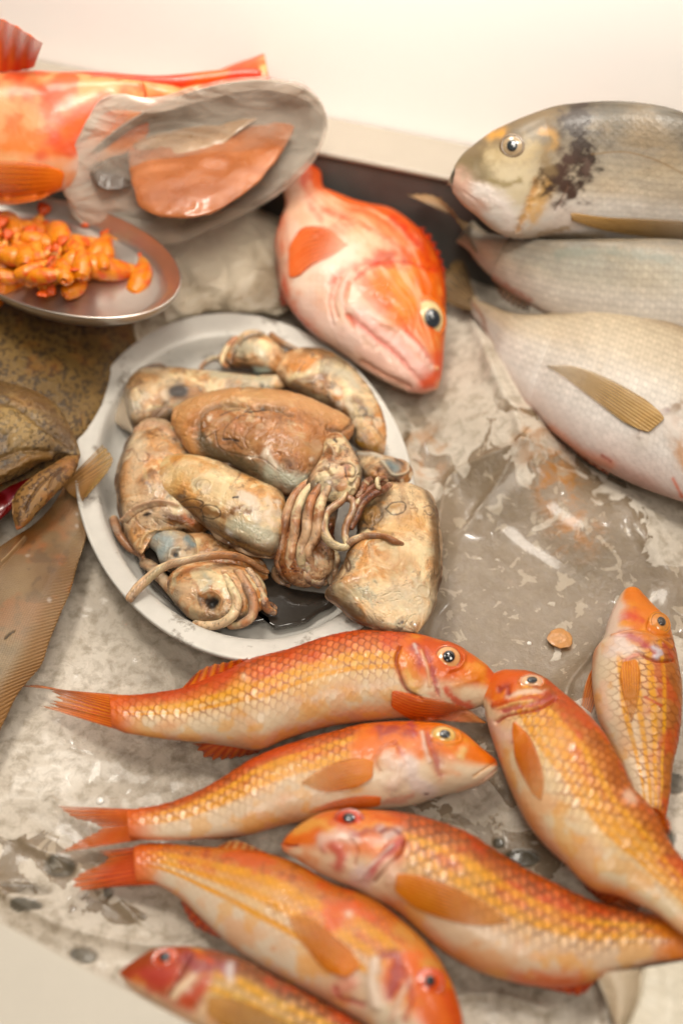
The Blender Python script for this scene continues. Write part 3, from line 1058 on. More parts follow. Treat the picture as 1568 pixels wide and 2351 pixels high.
# --- fourth mullet: snout at left, right across the bottom
D = c4((178, 1228), (205, 1180), (290, 1110), (360, 1070), (440, 1046), (560, 1042), (700, 1050), (850, 1072), (1000, 1110), (1150, 1168), (1300, 1265)) + PX((1190, 1990), (1260, 2026), (1350, 2065), (1430, 2087), (1500, 2098), (1570, 2104), (1600, 2108))
V = c4((178, 1228), (185, 1255), (260, 1310), (350, 1368), (480, 1430), (570, 1462), (640, 1500)) + PX((910, 2095), (960, 2140), (1020, 2190), (1090, 2228), (1170, 2256), (1260, 2270), (1340, 2262), (1400, 2238), (1480, 2216), (1568, 2204), (1600, 2203))
o = loft(D, V, z=[0.024, 0.024, 0.022, 0.020, 0.018, 0.016], ratio=[0.7, 0.7, 0.62, 0.56, 0.5, 0.45], nu=560, nv=190)
mullet_paint(o, 47, ug=0.29, stripes=((-0.25, 0.08), (0.1, 0.08)), vb=0.22, dorsal=(180, 88, 28), mid=(228, 140, 46), low=(240, 176, 104), belly=(250, 216, 184), sk=0.75, outline=(112, 62, 36), head=(236, 130, 72), sc=0.0056, spale=0.45)
paint(o, [
    (c4((200, 1250), (240, 1190), (330, 1170)), 40, (238, 120, 66), 0.6, 0, 0.8),
    (c4((190, 1222), (230, 1232), (260, 1230)), 5, (190, 60, 40), 0.8, -0.0012, 0.2),
    (c4((260, 1150), (380, 1110), (430, 1140)), 30, (246, 190, 110), 0.6, 0, 0.8),
    (c4((300, 1280), (360, 1310)), 40, (240, 140, 80), 0.6, 0, 0.8),
    (c4((400, 1210), (470, 1180), (560, 1190)), 36, (250, 215, 195), 0.8, 0.0003, 0.8),
    (c4((440, 1240), (490, 1280), (480, 1320)), 40, (216, 110, 96), 0.8, 0.0006, 0.8),
    (c4((540, 1200), (570, 1250), (560, 1330)), 8, (190, 96, 84), 0.4, -0.0005, 0.8),
    (c4((560, 1170), (640, 1150), (700, 1140)), 22, PUR, 0.7, -0.0003, 0.8),
    (c4((690, 1150), (740, 1180), (780, 1150)), 30, (225, 195, 185), 0.8, 0.0006, 0.9),
    (c4((700, 1160), (740, 1140), (800, 1170)), 9, (130, 50, 50), 0.8, -0.0008, 0.7),
    (c4((800, 1210), (740, 1260), (680, 1330), (620, 1400)), 26, (206, 100, 96), 0.85, 0.0006, 0.6),
    (c4((760, 1230), (700, 1280), (640, 1340), (590, 1400)), 9, (250, 220, 210), 0.8, 0.0009, 0.5),
    (c4((820, 1200), (800, 1270), (740, 1330), (660, 1420)), 7, (150, 60, 50), 0.7, -0.0012, 0.4),
    (c4((560, 1400), (620, 1430), (580, 1370)), 34, (246, 214, 205), 0.85, 0, 0.7),
    (c4((730, 1340), (760, 1400)), 44, (250, 206, 180), 0.8, 0.0008, 0.6),
    (c4((650, 1075), (720, 1090), (800, 1110)), 24, (228, 110, 40), 0.7, 0, 0.8),
    (PX((1190, 2255), (1260, 2262), (1330, 2262)), 34, (234, 110, 60), 0.7, 0, 0.8),
    (PX((1540, 2100), (1545, 2200)), 50, (238, 140, 50), 0.7, 0, 0.8),
])
finish(o, seed=4)
r = root_for(o, 'red_mullet', 'long red mullet facing left across the lower right, bold dark-edged scales and red eye', 'fish', MG)
build(o, 'body', M['fish'], r)
bv = body_bvh(o)
eye(c4((533, 1093))[0], 31, 21, 0.05, (15, 11), bv, r, iris=(226, 84, 34), ring=(206, 84, 34), inner=(222, 76, 36), pc=c4((532, 1095))[0])
sheet(PX((1590, 2106), (1580, 2150), (1590, 2203)), PX((1760, 2060), (1700, 2160), (1770, 2260)), z0=0.015, z1=0.008, rays_n=12, parent=r, name='tail_fin', colf=fin_color((232, 128, 42), (214, 92, 32)))
sheet(PX((1180, 2255), (1290, 2262), (1400, 2240)), PX((1250, 2270), (1340, 2285), (1345, 2262)), z0=0.012, z1=0.008, rays_n=6, rough=0.15, parent=r, name='anal_fin', colf=fin_color((234, 108, 58), (220, 84, 44)))
sheet(PX((912, 1995), (980, 2015), (1060, 2045), (1130, 2085), (1168, 2118)), PX((905, 2060), (960, 2090), (1030, 2115), (1100, 2128), (1168, 2120)), rays_n=10, across=False, parent=r, name='pectoral_fin', body=o, off=0.0014, colf=fin_color((240, 158, 62), (222, 122, 40), (248, 176, 90)))

# --- fifth mullet: nose to nose with the largest
D = c5((560, 640), (590, 545), (640, 522), (700, 522), (780, 532), (860, 565), (960, 645), (1060, 732), (1160, 842), (1240, 980), (1310, 1130), (1390, 1215), (1460, 1310), (1500, 1400), (1568, 1500)) + PX((1620, 2040), (1660, 2100))
V = c5((560, 640), (545, 700), (550, 790), (580, 900), (620, 1020), (680, 1180), (740, 1300), (840, 1430), (960, 1540), (1040, 1620), (1120, 1668), (1220, 1690), (1340, 1740)) + PX((1500, 2095), (1568, 2150), (1610, 2180))
o = loft(D, V, z=[0.019, 0.022, 0.026, 0.028, 0.028, 0.026], ratio=[0.6, 0.6, 0.55, 0.55, 0.5, 0.45], nu=560, nv=180)
mullet_paint(o, 59, ug=0.155, stripes=((-0.3, 0.06), (0.02, 0.07), (0.22, 0.06)), vb=0.32, dorsal=(196, 108, 36), mid=(234, 152, 60), low=(246, 194, 120), belly=(252, 226, 190), sk=0.72, outline=(160, 88, 44), sc=0.0052, spale=0.6, slant=0.1, head=(232, 118, 50))
paint(o, [
    (c5((660, 660), (760, 630), (850, 640)), 16, (250, 215, 190), 0.8, 0.0004, 0.6),
    (c5((620, 620), (650, 600), (665, 640)), 18, (150, 60, 60), 0.8, -0.0006, 0.7),
    (c5((590, 700), (640, 690), (700, 680), (800, 665), (870, 640)), 16, (206, 92, 44), 0.8, 0.0006, 0.6),
    (c5((640, 730), (720, 710), (820, 690), (890, 655)), 18, (184, 86, 80), 0.8, -0.0005, 0.7),
    (c5((610, 720), (700, 692), (790, 680)), 6, (252, 205, 140), 0.6, 0.0004, 0.5),
    (c5((600, 790), (640, 762), (720, 740), (820, 720), (905, 670)), 9, (176, 66, 32), 0.85, -0.0014, 0.4),
    (c5((580, 800), (620, 850), (690, 860)), 40, (246, 206, 185), 0.8, 0, 0.7),
    (c5((700, 800), (720, 850), (690, 890)), 12, (214, 130, 110), 0.7, 0.0006, 0.6),
    (c5((590, 560), (700, 545), (740, 530)), 40, (234, 112, 44), 0.7, 0, 0.8),
    (c5((1285, 1170), (1300, 1190)), 26, (250, 205, 175), 0.8, 0.0006, 0.7),
    (c5((1150, 1668), (1250, 1700)), 40, (240, 150, 110), 0.6, 0, 0.8),
])
finish(o, seed=5)
r = root_for(o, 'red_mullet', 'red mullet lying diagonally at right, its snout under the tip of the largest mullet', 'fish', MG)
build(o, 'body', M['fish'], r)
bv = body_bvh(o)
eye(c5((782, 577))[0], 26, 15, 0.02, (12, 7), bv, r, iris=(250, 200, 160), ring=(236, 140, 88), pc=c5((783, 579))[0], face=0.2)
sheet(c5((690, 770), (770, 860), (830, 1000), (848, 1110), (832, 1192)), c5((680, 860), (700, 990), (745, 1090), (790, 1165), (830, 1194)), rays_n=8, across=False, parent=r, name='pectoral_fin', body=o, off=0.0012, colf=fin_color((240, 150, 48), (222, 112, 36), (246, 166, 70)))
sheet(c5((1400, 1225), (1440, 1270), (1490, 1370)), c5((1450, 1240), (1500, 1310), (1500, 1365)), z0=0.028, z1=0.032, rays_n=5, rough=0.1, parent=r, name='dorsal_fin', colf=fin_color((242, 140, 50), (220, 100, 36)))
sheet(c5((1050, 1620), (1150, 1670), (1260, 1700)), c5((1060, 1650), (1150, 1720), (1200, 1735)), z0=0.018, z1=0.010, rays_n=5, rough=0.1, parent=r, name='anal_fin', colf=fin_color((236, 120, 70), (220, 90, 50)))

# --- sixth mullet: standing head up at right
D = c5((1292, 90), (1335, 100), (1370, 140), (1420, 195), (1470, 245), (1505, 310), (1525, 400), (1545, 500), (1562, 620), (1560, 750), (1545, 880), (1512, 1030), (1502, 1140), (1480, 1260), (1440, 1400), (1400, 1540), (1360, 1660))
V = c5((1292, 90), (1258, 105), (1215, 170), (1175, 270), (1150, 360), (1105, 425), (1095, 520), (1100, 640), (1130, 780), (1170, 860), (1220, 950), (1270, 1060), (1310, 1180), (1330, 1300), (1320, 1430), (1290, 1550), (1270, 1640))
o = loft(D, V, z=[0.018, 0.018, 0.017, 0.014, 0.012, 0.010], ratio=[0.7, 0.66, 0.6, 0.52, 0.48, 0.45], nu=480, nv=180)
mullet_paint(o, 71, ug=0.25, stripes=((-0.5, 0.045), (-0.2, 0.07), (0.12, 0.07), (0.45, 0.06)), vb=0.42, dorsal=(196, 120, 66), mid=(238, 182, 128), low=(250, 214, 174), belly=(252, 230, 200), sk=0.55, outline=(150, 84, 44), sc=0.0050, spale=0.4, head=(238, 140, 66), yellow=(240, 176, 30))
paint(o, [
    (c5((1300, 110), (1340, 150), (1400, 200), (1450, 240)), 50, (240, 140, 56), 0.8, 0, 0.7),
    (c5((1250, 240), (1300, 235), (1330, 250)), 30, (226, 90, 66), 0.85, 0.0002, 0.9),
    (c5((1230, 200), (1200, 260), (1190, 330), (1240, 330)), 44, (250, 224, 205), 0.85, 0, 0.7),
    (c5((1240, 335), (1310, 345), (1380, 390), (1440, 430)), 24, (196, 84, 84), 0.85, -0.0003, 0.8),
    (c5((1410, 400), (1450, 430), (1430, 450)), 16, (228, 215, 220), 0.85, 0.0006, 0.8),
    (c5((1470, 390), (1500, 430)), 22, (200, 90, 70), 0.7, 0, 0.8),
    (c5((1200, 340), (1290, 320), (1380, 330), (1450, 360), (1510, 400)), 8, (236, 150, 80), 0.7, 0.0008, 0.4),
    (c5((1320, 425), (1380, 455), (1440, 475), (1520, 470)), 7, (180, 84, 50), 0.8, -0.0012, 0.4),
    (c5((1250, 380), (1300, 410), (1200, 420)), 46, (250, 228, 216), 0.85, 0, 0.6),
    (c5((1260, 475), (1310, 450), (1335, 440)), 14, (240, 160, 140), 0.7, 0.0008, 0.5),
    (c5((1370, 660), (1420, 685), (1455, 705)), 8, (204, 90, 56), 0.8, 0, 0.6),
    (c5((1150, 600), (1180, 760), (1150, 700)), 26, (248, 206, 180), 0.6, 0, 0.8),
    (c5((1395, 250), (1385, 300), (1430, 330), (1490, 340)), 6, (226, 130, 60), 0.6, -0.0006, 0.3),
    (c5((1225, 175), (1200, 220), (1170, 300), (1150, 350)), 6, (250, 215, 200), 0.7, 0, 0.3),
])
finish(o, seed=6)
r = root_for(o, 'red_mullet', 'upright red mullet farthest right, head pointing away, yellow stripes along a pale flank', 'fish', MG)
build(o, 'body', M['fish'], r)
bv = body_bvh(o)
eye(c5((1450, 272))[0], 24, 19, 0.9, (11, 8), bv, r, iris=(240, 160, 90), ring=(236, 150, 70), inner=(214, 150, 90), pupil=(70, 62, 58), face=0.2)
sheet(c5((1235, 480), (1245, 600), (1270, 700), (1300, 790)), c5((1345, 460), (1345, 600), (1325, 720), (1302, 790)), rays_n=8, across=False, parent=r, name='pectoral_fin', body=o, off=0.0012, colf=fin_color((242, 164, 74), (232, 134, 54), (250, 190, 120)))
sheet(c5((1095, 500), (1060, 600), (1038, 700)), c5((1145, 520), (1130, 640), (1095, 745)), z0=0.016, z1=0.010, rays_n=6, across=False, parent=r, name='pelvic_fin', colf=fin_color((240, 165, 100), (226, 120, 70)))
sheet(PX((1405, 2030), (1390, 2050), (1345, 2040)), PX((1475, 2075), (1460, 2105), (1400, 2085)), z0=0.010, z1=0.006, rays_n=9, parent=r, name='tail_fin', colf=fin_color((214, 118, 36), (170, 80, 24)))

# --- seventh mullet: under the front lip
D = c6((108, 668), (150, 632), (200, 598), (250, 572), (370, 562), (500, 580), (620, 618), (750, 690), (900, 770), (1050, 850), (1130, 890), (1250, 960), (1350, 1030))
V = c6((108, 668), (150, 730), (250, 800), (350, 870), (450, 930), (600, 990), (750, 1040), (900, 1070), (1050, 1090), (1200, 1090), (1350, 1080))
o = loft(D, V, z=[0.026, 0.026, 0.022, 0.018, 0.014], ratio=[0.7, 0.66, 0.6, 0.52], nu=480, nv=180)
mullet_paint(o, 83, ug=0.30, stripes=((-0.25, 0.1), (0.1, 0.08)), vb=0.5, dorsal=(150, 84, 50), mid=(226, 172, 110), low=(246, 214, 160), belly=(248, 220, 190), sk=0.85, outline=(92, 60, 38), sc=0.0060, spale=0.85, head=(176, 80, 40), yellow=(230, 180, 60))
paint(o, [
    (c6((150, 650), (200, 610), (260, 590)), 34, (160, 74, 38), 0.7, 0, 0.7),
    (c6((200, 680), (260, 690), (240, 720), (330, 660)), 40, (190, 76, 66), 0.75, 0, 0.9),
    (c6((330, 760), (370, 720), (450, 650)), 28, (250, 222, 190), 0.9, 0.0008, 0.7),
    (c6((420, 690), (470, 650)), 10, (235, 140, 70), 0.7, 0, 0.7),
    (c6((390, 610), (430, 650), (500, 640), (560, 660)), 34, (166, 80, 84), 0.8, 0, 0.9),
    (c6((560, 640), (560, 700)), 20, (230, 220, 215), 0.7, 0, 0.8),
    (c6((430, 590), (480, 620)), 14, (226, 100, 50), 0.7, 0, 0.7),
    (c6((400, 600), (360, 680), (310, 760)), 8, (110, 50, 36), 0.6, -0.001, 0.4),
])
finish(o, seed=7)
r = root_for(o, 'red_mullet', 'brownish red mullet half hidden behind the white counter lip, lowest in the picture', 'fish', MG)
build(o, 'body', M['fish'], r)
bv = body_bvh(o)
eye(c6((295, 608))[0], 28, 20, -0.25, (14, 10.5), bv, r, iris=(232, 104, 70), ring=(210, 90, 60), inner=(200, 120, 100), pupil=(66, 66, 70), pc=c6((296, 607))[0])
sheet(c6((470, 750), (600, 780), (720, 830), (820, 880)), c6((470, 850), (560, 900), (680, 910), (818, 885)), rays_n=9, across=False, parent=r, name='pectoral_fin', body=o, off=0.0016, colf=fin_color((226, 170, 96), (170, 110, 60)))
cf = crop(0, 960, 2.352)
cs = crop(0, 480, 3.136)
cw = crop(0, 0, 1.7422)

# ================================================================== SQUID AND THEIR PLATE


def ellipse_px(cx, cy, a, b, rot, n=160):
    t = np.linspace(0, 2 * np.pi, n, endpoint=False)
    x, y = a * np.cos(t), b * np.sin(t)
    c, s = math.cos(rot), math.sin(rot)
    return np.stack([cx + x * c - y * s, cy + x * s + y * c], -1)


def plate(px, z, prof, m, name, parent=None, colors=None):
    R = unproj(px, z)
    c = R.mean(0)
    e1 = R[0] - c
    n = np.cross(e1, R[len(R) // 4] - c)
    n /= np.linalg.norm(n)
    if n[2] < 0:
        n = -n
    G = np.array([c + (R - c) * f + n * h for f, h in prof])
    nu, nv = G.shape[:2]
    V = np.vstack([G.reshape(-1, 3), G[-1].mean(0)])
    f = grid_faces(nu, nv, True)
    N0 = (nu - 1) * nv
    j = np.arange(nv)
    tri = np.stack([np.full(nv, nu * nv), N0 + j, N0 + (j + 1) % nv], -1)
    a, b_, c_ = G[0, 0], G[1, 0], G[0, 1]
    ob = new_obj(name, V, f, m, parent, None, tri)
    return ob, c, n


sq_px = ellipse_px(563, 1121, 418, 374, math.radians(51))
pr = thing('serving_plate', 'worn pale metal plate holding the heap of squid', 'plate', unproj(np.array([563, 1121]), 0.0))
prof = [(0.80, 0.0 - 0.019), (0.90, -0.014), (0.985, -0.003), (0.998, -0.0008), (1.0, 0.0002), (0.995, 0.0010), (0.985, 0.0010), (0.97, 0.0006), (0.935, 0.0002), (0.90, -0.0002),
        (0.88, -0.0008), (0.865, -0.0025), (0.85, -0.0075), (0.83, -0.0120), (0.80, -0.0146), (0.76, -0.0156), (0.6, -0.016), (0.3, -0.016), (0.05, -0.016)]
plate(sq_px, 0.021, prof, M['plate'], 'dish', pr)
PF = 0.0052
# ink pooled on the plate floor
ink = i4((745, 1040), (800, 1080), (850, 1130), (930, 1150), (1010, 1160), (1060, 1180), (1030, 1215), (985, 1235), (930, 1275), (860, 1292), (800, 1300), (795, 1270), (700, 1285), (640, 1296), (540, 1290), (480, 1275), (425, 1240), (370, 1185), (300, 1120), (255, 1050), (225, 990), (200, 900), (300, 930), (420, 1080), (560, 1150), (680, 1080))
P = unproj(catmull(ink + [ink[0]], 120)[:-1], PF + 0.0050)
c0 = P.mean(0)
G = np.array([c0 + (P - c0) * f + np.array([0, 0, h]) for f, h in ((1.0, -0.0012), (0.985, 0.0), (0.93, 0.0003), (0.6, 0.0003), (0.05, 0.0003))])
V = np.vstack([G.reshape(-1, 3), G[-1].mean(0)])
j = np.arange(120)
ob = new_obj('ink_puddle', V, grid_faces(5, 120, True), M['ink'], None, None, np.stack([np.full(120, 600), 480 + j, 480 + (j + 1) % 120], -1))
tag(ob, 'dark glossy puddle of squid ink in the front of the squid plate', 'ink puddle', kind='stuff')


def squid_paint(o, seed, a=(240, 212, 172), b=(214, 166, 116), g=(198, 190, 168), ink=0.6, edge=0.6, red=0.3, ends=0.0, dark=(84, 60, 42), up=0.0):
    P = o.rest
    Q = warp(P, 45, 0.030, seed)
    b = tuple(0.6 * np.array(b) + 0.4 * np.array((240, 182, 132)))
    a = tuple(0.5 * np.array(a) + 0.5 * np.array((255, 226, 192)))
    g = tuple(0.7 * np.array(g) + 0.3 * np.array((214, 206, 190)))
    red = red * 0.6
    n1 = fbm(Q, 55, 5, seed + 1, 0.6)
    n2 = fbm(Q, 110, 4, seed + 2, 0.6)
    n3 = fbm(P, 300, 3, seed + 3)
    c = mix(srgb(*a) * np.ones(o.G.shape), srgb(*b), sstep(0.42, 0.58, n1))
    c = mix(c, srgb(*g), 0.7 * sstep(0.50, 0.62, n2) * sstep(-0.4, 0.7, o.v + up))
    c = mix(c, srgb(236, 160, 100), red * sstep(0.48, 0.66, fbm(Q, 60, 3, seed + 8)))
    m1 = fbm(warp(P, 55, 0.05, seed + 41), 62, 5, seed + 43, 0.62)
    m2 = fbm(warp(P, 80, 0.04, seed + 45), 95, 4, seed + 47, 0.6)
    c = mix(c, srgb(255, 234, 196), 0.85 * sstep(0.46, 0.36, m1))
    c = mix(c, srgb(166, 118, 78), (0.15 + 0.6 * ink) * sstep(0.53, 0.63, m1))
    ln = np.exp(-((m1 - 0.545) / 0.006) ** 2) + 0.7 * np.exp(-((m2 - 0.50) / 0.006) ** 2) * sstep(0.48, 0.56, m1)
    c = mix(c, srgb(*dark), np.clip(ln * (0.25 + 0.6 * ink) * sstep(0.38, 0.52, n2), 0, 0.85))
    # ink: broad brown clouds and thin curling veins; rims also carry painted contact shade
    cl = sstep(0.47, 0.62, fbm(Q, 70, 5, seed + 11, 0.65))
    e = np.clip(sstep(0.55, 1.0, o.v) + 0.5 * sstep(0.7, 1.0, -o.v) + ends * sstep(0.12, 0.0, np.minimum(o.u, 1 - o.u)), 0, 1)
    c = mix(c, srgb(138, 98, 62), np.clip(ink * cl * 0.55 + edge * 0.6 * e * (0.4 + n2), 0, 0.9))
    vein = sstep(0.90, 0.985, ridged(warp(P, 70, 0.03, seed + 5), 70, 2, seed + 6))
    vm = sstep(0.46, 0.62, fbm(P, 42, 2, seed + 21))
    c = mix(c, srgb(*dark), np.clip(vein * vm * ink * 1.0, 0, 0.85))
    spk = sstep(0.68, 0.78, fbm(P, 520, 2, seed + 13)) * (0.25 + 0.75 * cl)
    c = mix(c, srgb(*dark), 0.55 * spk * ink)
    c = c * (0.92 + 0.16 * n3)[..., None]
    hf = fbm(P, 300, 4, seed + 61, 0.7)
    c = c * (0.70 + 0.60 * hf)[..., None]
    c = mix(c, srgb(112, 82, 58), 0.5 * sstep(0.56, 0.66, fbm(Q, 170, 4, seed + 63, 0.65)) * sstep(0.42, 0.56, n2))
    md = srgb(208, 170, 128)
    c = np.clip((md + (c - md) * 1.38) * np.array([1.03, 0.97, 0.89]), 0.012, 1)
    o.col = c
    fold = ridged(warp(P, 30, 0.03, seed + 31), 50, 3, seed + 33)
    o.disp += 0.0014 * (n1 - 0.5) + 0.0004 * (n2 - 0.5) + 0.0001 * (n3 - 0.5) - 0.0005 * vein * vm + 0.0009 * (fold - 0.6) - 0.0004 * ln + 0.0012 * (m1 - 0.5)
    o.col = mix(o.col, srgb(120, 86, 58), 0.45 * ink * sstep(0.55, 0.35, fold))


def rings_(o, n, seed, k=0.55):
    R = np.random.RandomState(seed)
    nu, nt_ = o.G.shape[:2]
    tp = np.argwhere(o.top & (np.abs(o.v) < 0.85) & (o.u > 0.08) & (o.u < 0.92))
    for i in range(n):
        a, b = tp[R.randint(len(tp))]
        d = np.linalg.norm(o.rest - o.rest[a, b], axis=-1)
        d = d * (0.8 + 0.5 * fbm(o.rest, 160, 2, seed + i))
        r = R.uniform(0.0010, 0.0042)
        w = R.uniform(0.0003, 0.0006)
        g = np.exp(-((d - r) / w) ** 2)
        typ = R.rand()
        if typ < 0.2:
            o.col = mix(o.col, srgb(96, 66, 44), g * k * R.uniform(0.4, 1))
            o.disp += 0.0003 * g
        elif typ < 0.85:
            o.col = mix(o.col, srgb(250, 226, 196), sstep(r, r * 0.6, d) * 0.7)
        else:
            o.col = mix(o.col, srgb(70, 52, 40), sstep(r * 0.6, r * 0.3, d) * 0.8)


def frill(o, side, u0, u1, wpx, parent, seed, cola=(186, 158, 130), colb=(120, 92, 72), dz=-0.003):
    k = 0 if side < 0 else int(np.argmax(o.v[0]))
    uu = o.u[:, k]
    i = np.where((uu >= u0) & (uu <= u1))[0][::4]
    p = o.px[i, k]
    c = (o.px[i, 0] + o.px[i, int(np.argmax(o.v[0]))]) / 2
    d = p - c
    d /= np.linalg.norm(d, axis=1, keepdims=True)
    t = np.linspace(0, 1, len(i))
    env = np.sin(np.pi * t) ** 0.5
    w = wpx * env * (0.35 + 1.1 * vnoise(np.stack([t * 9, 0 * t + seed, 0 * t], -1), seed))
    E0 = p - d * 7
    E1 = p + d * (w + 0.5)[:, None]
    z = o.G[i, k, 2]
    # one smooth pass so the membrane hugs the flank
    f = lambda ray, al, rv, G: mix(mix(srgb(*cola) * np.ones(G.shape), srgb(*colb), sstep(0.45, 0.62, fbm(G, 160, 3, seed))), srgb(70, 54, 44), 0.6 * sstep(0.85, 1.0, al))
    sheet([tuple(q) for q in E0[::6]] + [tuple(E0[-1])], [tuple(q) for q in E1[::2]] + [tuple(E1[-1])], z0=list(z[::6]), z1=list((z + dz + 0.0015 * np.sin(t * 40))[::3]), rays_n=3, rough=0.0, thick=0.0006, n=160, m=14,
          parent=parent, name='fin', mat=M['squid'], colf=f)


def mantle(D, V, z, ratio, seed, strokes=(), nu=360, nv=150, tilt=0, name='mantle', parent=None, maxt=None, **kw):
    o = loft(D, V, z=z, ratio=ratio, nu=nu, nv=nv, dens='both', tilt=tilt, maxt=maxt)
    squid_paint(o, seed, **kw)
    cs_ = np.stack([o.u * 2.2, o.v * 5.5, 0 * o.u + seed], -1)
    wr = ridged(cs_ + 0.8 * (fbm(o.rest, 40, 2, seed)[..., None] - 0.5), 1.0, 3, seed)
    o.disp += 0.0004 * (wr - 0.6)
    o.col = mix(o.col, srgb(128, 90, 58), 0.15 * sstep(0.5, 0.3, wr))
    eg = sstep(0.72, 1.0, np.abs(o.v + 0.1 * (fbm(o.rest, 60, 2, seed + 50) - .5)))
    o.col = mix(o.col, srgb(84, 62, 44), 0.8 * eg * (0.5 + fbm(o.rest, 90, 3, seed + 51)))  # ink brown along the mantle edges, with contact shade painted in
    rings_(o, 8 if nu > 300 else 4, seed)
    paint(o, list(strokes))
    build(o, name, M['squid'], parent)
    return o


def tent(pts, r, z, seed, parent, name='tentacle', suck=0.0, **kw):
    o = tube(pts, r, z, nu=110, nv=22)
    d = dict(a=(236, 204, 172), b=(206, 160, 128), g=(190, 172, 156), ink=0.35, edge=0.0, red=0.2)
    d.update(kw)
    keep = o.disp.copy()
    squid_paint(o, seed, **d)
    o.disp = o.disp * 0.5
    side_shade = sstep(0.55, 0.95, np.abs(o.v))
    o.col = mix(o.col, srgb(120, 88, 66), 0.35 * side_shade)  # arm sides darkened in colour, as shade between neighbouring arms
    if suck:
        sp = o.s / 0.0022
        d2 = np.sqrt((sp - np.floor(sp) - 0.5) ** 2 + ((o.v - 0.35) * 2.0) ** 2)
        bmp = sstep(0.5, 0.25, d2)
        o.disp += suck * bmp
        o.col = mix(o.col, srgb(110, 84, 66), 0.5 * sstep(0.3, 0.1, np.abs(d2 - 0.42)))
    return build(o, name, M['squid'], parent)


SG = 'squid heaped on the metal plate'
DK = (66, 52, 42)
BR = (146, 104, 66)
WH = (255, 232, 208)
sqc = unproj(np.array([563, 1121]), PF)

# --- squid at the upper right of the plate
r = thing('squid', 'squid at the far right rim of the plate, mantle curving round towards the redfish jaw', 'squid', unproj(np.array([760, 930]), PF), SG)
D = c2((425, 270), (440, 225), (480, 195), (600, 165), (700, 182), (800, 240), (890, 330), (960, 440), (1000, 560), (1015, 650), (1005, 720))
V = c2((425, 270), (440, 330), (500, 385), (600, 430), (700, 475), (790, 540), (830, 610), (840, 660), (900, 700), (960, 716), (1005, 720))
o = mantle(D, V, [0.020, 0.024, 0.022, 0.018], [0.45, 0.46, 0.46, 0.4], 101, [
    (c2((600, 175), (700, 195), (790, 245)), 34, (120, 96, 72), 0.7, 0, 0.9),
    (c2((520, 215), (580, 230)), 30, (238, 180, 130), 0.6, 0, 0.9),
    (c2((700, 270), (800, 300), (850, 360)), 30, (222, 212, 188), 0.7, 0, 0.9),
    (c2((820, 440), (870, 450), (900, 500)), 26, (128, 92, 52), 0.7, -0.0005, 0.9),
    (c2((770, 455),), 22, WH, 0.7, 0, 0.8),
    (c2((880, 560), (930, 600), (950, 650)), 30, (238, 196, 140), 0.6, 0.0006, 0.9),
    (c2((820, 640), (900, 670), (970, 700)), 20, (150, 110, 50), 0.8, 0, 0.6),
    (c2((830, 520), (900, 510), (960, 540)), 6, DK, 0.5, -0.0006, 0.5),
    (c2((860, 490), (880, 470), (905, 495), (880, 520)), 5, DK, 0.6, 0, 0.5),
    (c2((930, 560), (990, 640)), 5, BR, 0.6, 0, 0.5)], parent=r, ink=0.6, red=0.35)
frill(o, -1, 0.1, 0.9, 6, r, 908)
frill(o, 1, 0.2, 0.8, 8, r, 909)
D = c2((450, 280), (480, 200), (420, 120), (370, 78), (300, 76), (240, 110), (190, 160), (150, 200), (140, 240))
V = c2((450, 280), (430, 310), (370, 312), (300, 305), (250, 290), (200, 280), (170, 270), (150, 255), (140, 240))
mantle(D, V, [0.018, 0.022, 0.018, 0.014], [0.7, 0.65, 0.6], 103, [
    (c2((360, 90), (300, 95), (250, 130), (215, 180), (205, 230)), 12, (96, 72, 52), 0.9, -0.0018, 0.4),
    (c2((250, 180), (310, 160), (360, 200)), 32, (230, 222, 196), 0.7, 0.0006, 0.7),
    (c2((330, 285), (380, 280)), 20, (176, 190, 180), 0.8, 0, 0.7),
    (c2((430, 130), (500, 170), (560, 185)), 20, (150, 120, 92), 0.7, 0, 0.6),
    (c2((230, 220), (290, 230), (330, 215)), 6, BR, 0.5, -0.0006, 0.3)], nu=220, nv=90, parent=r, name='head', g=(206, 206, 188), ink=0.4)
tent(c2((235, 110), (190, 150), (160, 200), (155, 245), (185, 270)), [14, 13, 12, 9], [0.026, 0.024, 0.022, 0.018], 104, r)
tent(c2((150, 215), (90, 225), (50, 255), (40, 275)), [13, 11, 8], [0.014, 0.012, 0.010], 105, r, a=(212, 205, 190))
tent(c2((400, 90), (450, 130), (520, 165), (580, 190)), [12, 13, 9], [0.026, 0.027, 0.026], 106, r, name='fin', a=(180, 150, 118), b=(140, 108, 80))

